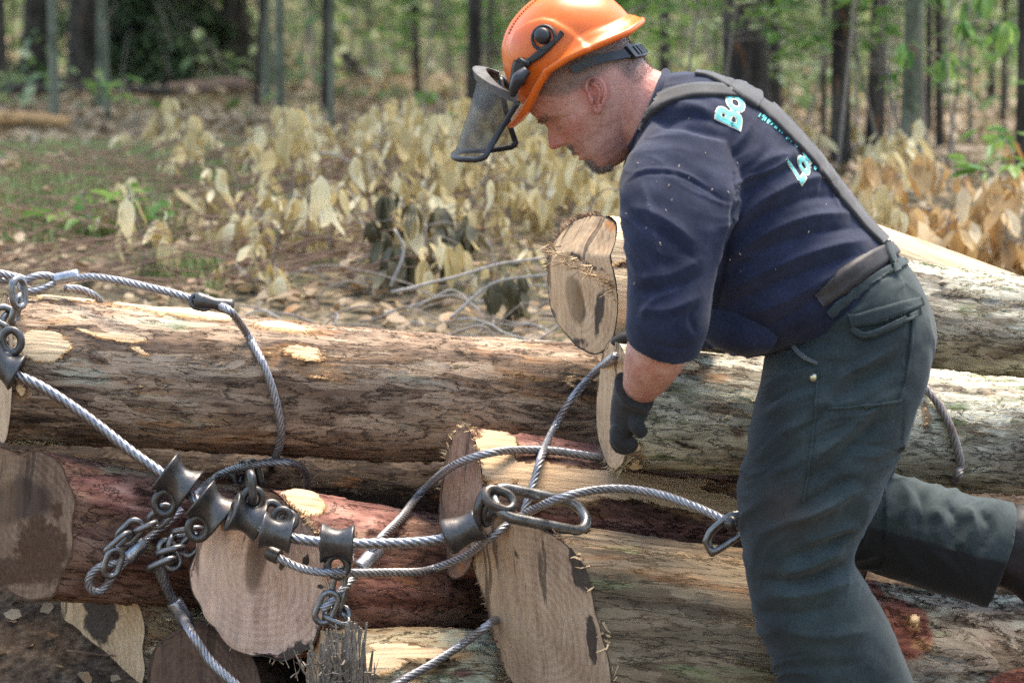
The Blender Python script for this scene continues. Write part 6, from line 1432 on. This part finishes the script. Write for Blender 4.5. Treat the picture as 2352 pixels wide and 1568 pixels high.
for i, (x, y, w, xt, bk, lab) in enumerate(tr_named):
    q = ground_at(x, y); d = q[1] - CAM_Y; rad = w/2*d/FPX
    hv = y*d/FPX; ln = (xt - x)*d/FPX/max(hv, .5)
    trunk('tree', lab, q, rad, (ln*.55 if abs(ln) < .4 else ln*.9, 0), M[bk], 400 + i, 9 if abs(ln) < .4 else 4.5, crown=crowns[i % 4], fork=(1.15, .55) if 'forked' in lab else None)
rt = random.Random(77); k = 0; zone = ['far in the wood at the left', 'far in the wood behind the helmet', 'far in the wood behind the man\'s back', 'far in the wood at the right']
while k < 185:
    y = 9.5 + 62*rt.random()**1.05; x = rt.uniform(-1, 1)*(y + 5)*.30; xp = 1176 + FPX*x/(y + 5)
    if 240 < xp < 480 and y < 28: continue
    rad = rt.choice([.012, .018, .025, .03, .045, .07, .10, .14]) if y > 15 else rt.choice([.010, .014, .02, .03]); z = float(gz(x, y)); k += 1
    trunk('tree', 'blurred dark tree trunk ' + zone[min(3, max(0, int(xp/620)))], (x, y, z), rad, (rt.gauss(0, .03), 0), M['trunk_dark' if rt.random() < .75 else 'trunk_grey'], 500 + k, rt.uniform(6, 10), 'blurred far trunks', crowns[k % 4])
# hemlock with drooping dark boughs
def hemlock(label, x, y, w, seed, low):
    q = ground_at(x, y); d = q[1] - CAM_Y; rad = w/2*d/FPX
    root = trunk('hemlock_tree', label, q, rad, (0, 0), M['trunk_dark'], seed, 11, None, None); r = np.random.RandomState(seed); root['group'] = 'hemlocks'
    pos_, fw, up, mb = [], [], [], MB()
    for k in range(110):
        z = low + (k/110)**2.2*7; a = r.uniform(0, 6.283); L_ = r.uniform(.6, 1.25)*(1 - z/14); o = vec((math.cos(a), math.sin(a), 0))
        c = catmull([q + vec((0, 0, z)), q + o*L_*.5 + vec((0, 0, z + .02)), q + o*L_ + vec((0, 0, z - .38*L_))], .1); mb.add(*tube(c, np.linspace(.014, .003, len(c)), 5))
        m = 110; t_ = r.rand(m)**.7; b = c[(t_*(len(c) - 1)).astype(int)]; sd = np.cross(o, (0, 0, 1))
        e = b + sd*r.normal(0, .16, (m, 1))*(1.1 - t_[:, None]*.6) + vec((0, 0, -1))*np.abs(r.normal(0, .07, (m, 1)))
        pos_.append(e); fw.append(o*.6 + sd*r.normal(0, .7, (m, 1)) + vec((0, 0, -.5))); up.append(np.tile(vec((0, 0, 1)), (m, 1)) + r.normal(0, .3, (m, 3)))
    pos_, fw, up = map(np.concatenate, (pos_, fw, up)); v, f = leaves(pos_, fw, up, r.uniform(.05, .10, len(pos_)), .1, .7)
    b = link('boughs', mb.mesh('boughs'), M['twig'], root)
    link('needles', leaf_mesh('needles', v, f, r.rand(len(pos_))), M['needle'], b)
hemlock('dark hemlock with low drooping boughs at the upper left, left one of two', 322, 196, 92, 601, .35)
hemlock('dark hemlock with low drooping boughs at the upper left, right one of two', 420, 188, 72, 602, .30)
# fallen wood
def stick(name, label, pts, r0, r1, mat, cat, group=None, bend=.02, seed=0):
    r = np.random.RandomState(seed); c = catmull([vec(p) for p in pts], .02); c = c + np.stack([fbm(c*7 + seed, 2, seed), fbm(c*7 + 50 + seed, 2, seed + 1), fbm(c*7 + 90, 2, seed + 2)], 1)*bend
    v, f = tube(c, np.linspace(r0, r1, len(c)), 9); o = obj(name, v, f, mat); return tag(o, label, cat, group)
q = ground_at(40, 292); stick('broken_branch', 'short broken piece of orange-brown wood on the ground at the left edge', [q + vec((-.30, 0, .03)), q + vec((.02, 0, .04)), q + vec((.27, -.05, .03))], .045, .030, simple('orange_split_wood', (.50, .27, .11), .8, .25, 20), 'branch', bend=.01)
q = ground_at(120, 225); stick('fallen_tree', 'dark fallen trunk on the ground below the thick dark trunk', [q + vec((-1.3, 0, .05)), q + vec((0, .1, .05)), q + vec((.75, .2, .04))], .04, .028, simple('dark_rotten_wood', (.055, .042, .033), .9, .4, 20), 'fallen tree')
q = ground_at(465, 222); stick('fallen_tree', 'short rotten brown log lying below the dark hemlock', [q + vec((-.22, 0, .05)), q + vec((.28, .05, .08))], .055, .045, M['brush'], 'fallen tree')
FB = 'thin bare branch lying in the tangle just behind the long brown log'; rf = random.Random(33)
for i in range(96):
    x = rf.uniform(-.62, .32); y = rf.uniform(1.25, 2.9); a = rf.choice([rf.gauss(.15, .35), rf.gauss(-.25, .4), rf.uniform(0, 3.14)]); L_ = rf.uniform(.22, .8); p = [vec((x, y, 0))]
    for k in range(4): p.append(p[-1] + vec((math.cos(a), math.sin(a)*.6, 0))*L_/4); a += rf.gauss(0, .38)
    hh = [rf.uniform(.0, .02), rf.uniform(.01, .07), rf.uniform(.01, .09), rf.uniform(.0, .07), rf.uniform(0, .03)]
    for k in range(5): p[k][2] = float(gz(p[k][0], p[k][1])) + hh[k]*(1.4 if i % 5 == 0 else .8)
    r0 = rf.choice([.0018, .0024, .0030, .0042]); stick('fallen_branch', FB, p, r0, r0*.5, M['twig_pale' if rf.random() < .3 else 'twig'], 'branch', 'fallen branches behind the logs', .03, 700 + i)
for i, (p, lab) in enumerate([([(735, 355), (775, 360), (850, 398)], 'bent grey stick poking up through the wilted leaves left of the visor'), ([(480, 430), (505, 490), (520, 500)], 'grey stick slanting through the wilted leaves at the left'), ([(900, 668), (1000, 645), (1120, 612), (1260, 590)], 'long grey branch reaching right to the notched butt, upper of two'), ([(1030, 735), (1080, 690), (1150, 645), (1265, 632)], 'long grey branch reaching right to the notched butt, lower of two'), ([(895, 655), (915, 610), (925, 560), (905, 520)], 'pale forked twig standing in the dark olive bush')]):
    Y = 2.2 if i > 1 else 4.2
    stick('fallen_branch', lab, [vec(P(x, y, Y)) for x, y in p], .0045, .003, M['twig_pale'], 'branch', bend=.01, seed=i)

# unseen wood behind the camera: leaf cards added to block low sky light
n = 2400; a = rs.uniform(R(168), R(372), n); rad = rs.uniform(11, 17, n); z = rs.uniform(.2, 11, n)**1.0
cl = np.stack([np.cos(a)*rad, -4 + np.sin(a)*rad, z], 1); fw = rs.normal(0, 1, (n, 3)); v, f = leaves(cl, fw, rs.normal(0, .6, (n, 3)) + vec((0, 0, 1)), rs.uniform(.5, 1.0, n), .2, 1.3)
tag(link('unseen_wood_screen', leaf_mesh('unseen_wood_screen', v, f, rs.rand(n)), M['needle']), kind='stuff')

n = 16000; y = 11 + 60*rs.rand(n)**1.3; x = rs.uniform(-1, 1, n)*(y + 5)*.40; k = fbm(np.stack([x*.7, y*.5, 0*x], 1), 3, 71) + .25*(x > 0) > -.02; x, y = x[k], y[k]; n = len(x)
p = np.stack([x, y, gz(x, y) + rs.gamma(1.6, .16, n)*(.5 + y/50)], 1); a = rs.uniform(0, 6.283, n)
v, f = leaves(p, np.stack([np.cos(a), np.sin(a), rs.normal(-.2, .3, n)], 1), np.stack([rs.normal(0, .4, n), rs.normal(-.2, .4, n), np.ones(n)], 1), rs.uniform(.06, .13, n)*(1 + y/60), .2, 1.1)
tag(link('undergrowth', leaf_mesh('undergrowth', v, f, np.clip(rs.beta(1.6, 1.6, n), 0, 1)), M['dull']), kind='stuff')

for i in range(22):                      # bare sticks on the dark soil under the pile's left end
    x = rf.uniform(-1.0, -.66); y = rf.uniform(.62, 1.15); a = rf.uniform(-.6, .9); L_ = rf.uniform(.06, .22); p = []
    for k in range(3): p.append(vec((x + math.cos(a)*L_*k/2, y + math.sin(a)*L_*.5*k/2, 0))); p[-1][2] = float(gz(p[-1][0], p[-1][1])) + .006 + rf.uniform(0, .02)
    stick('fallen_twig', 'short bare twig on the dark soil in the bottom left corner', p, rf.choice([.0022, .003, .0045]), .0016, M['twig' if i % 3 else 'brush'], 'twig', 'twigs in the bottom left corner', .015, 900 + i)
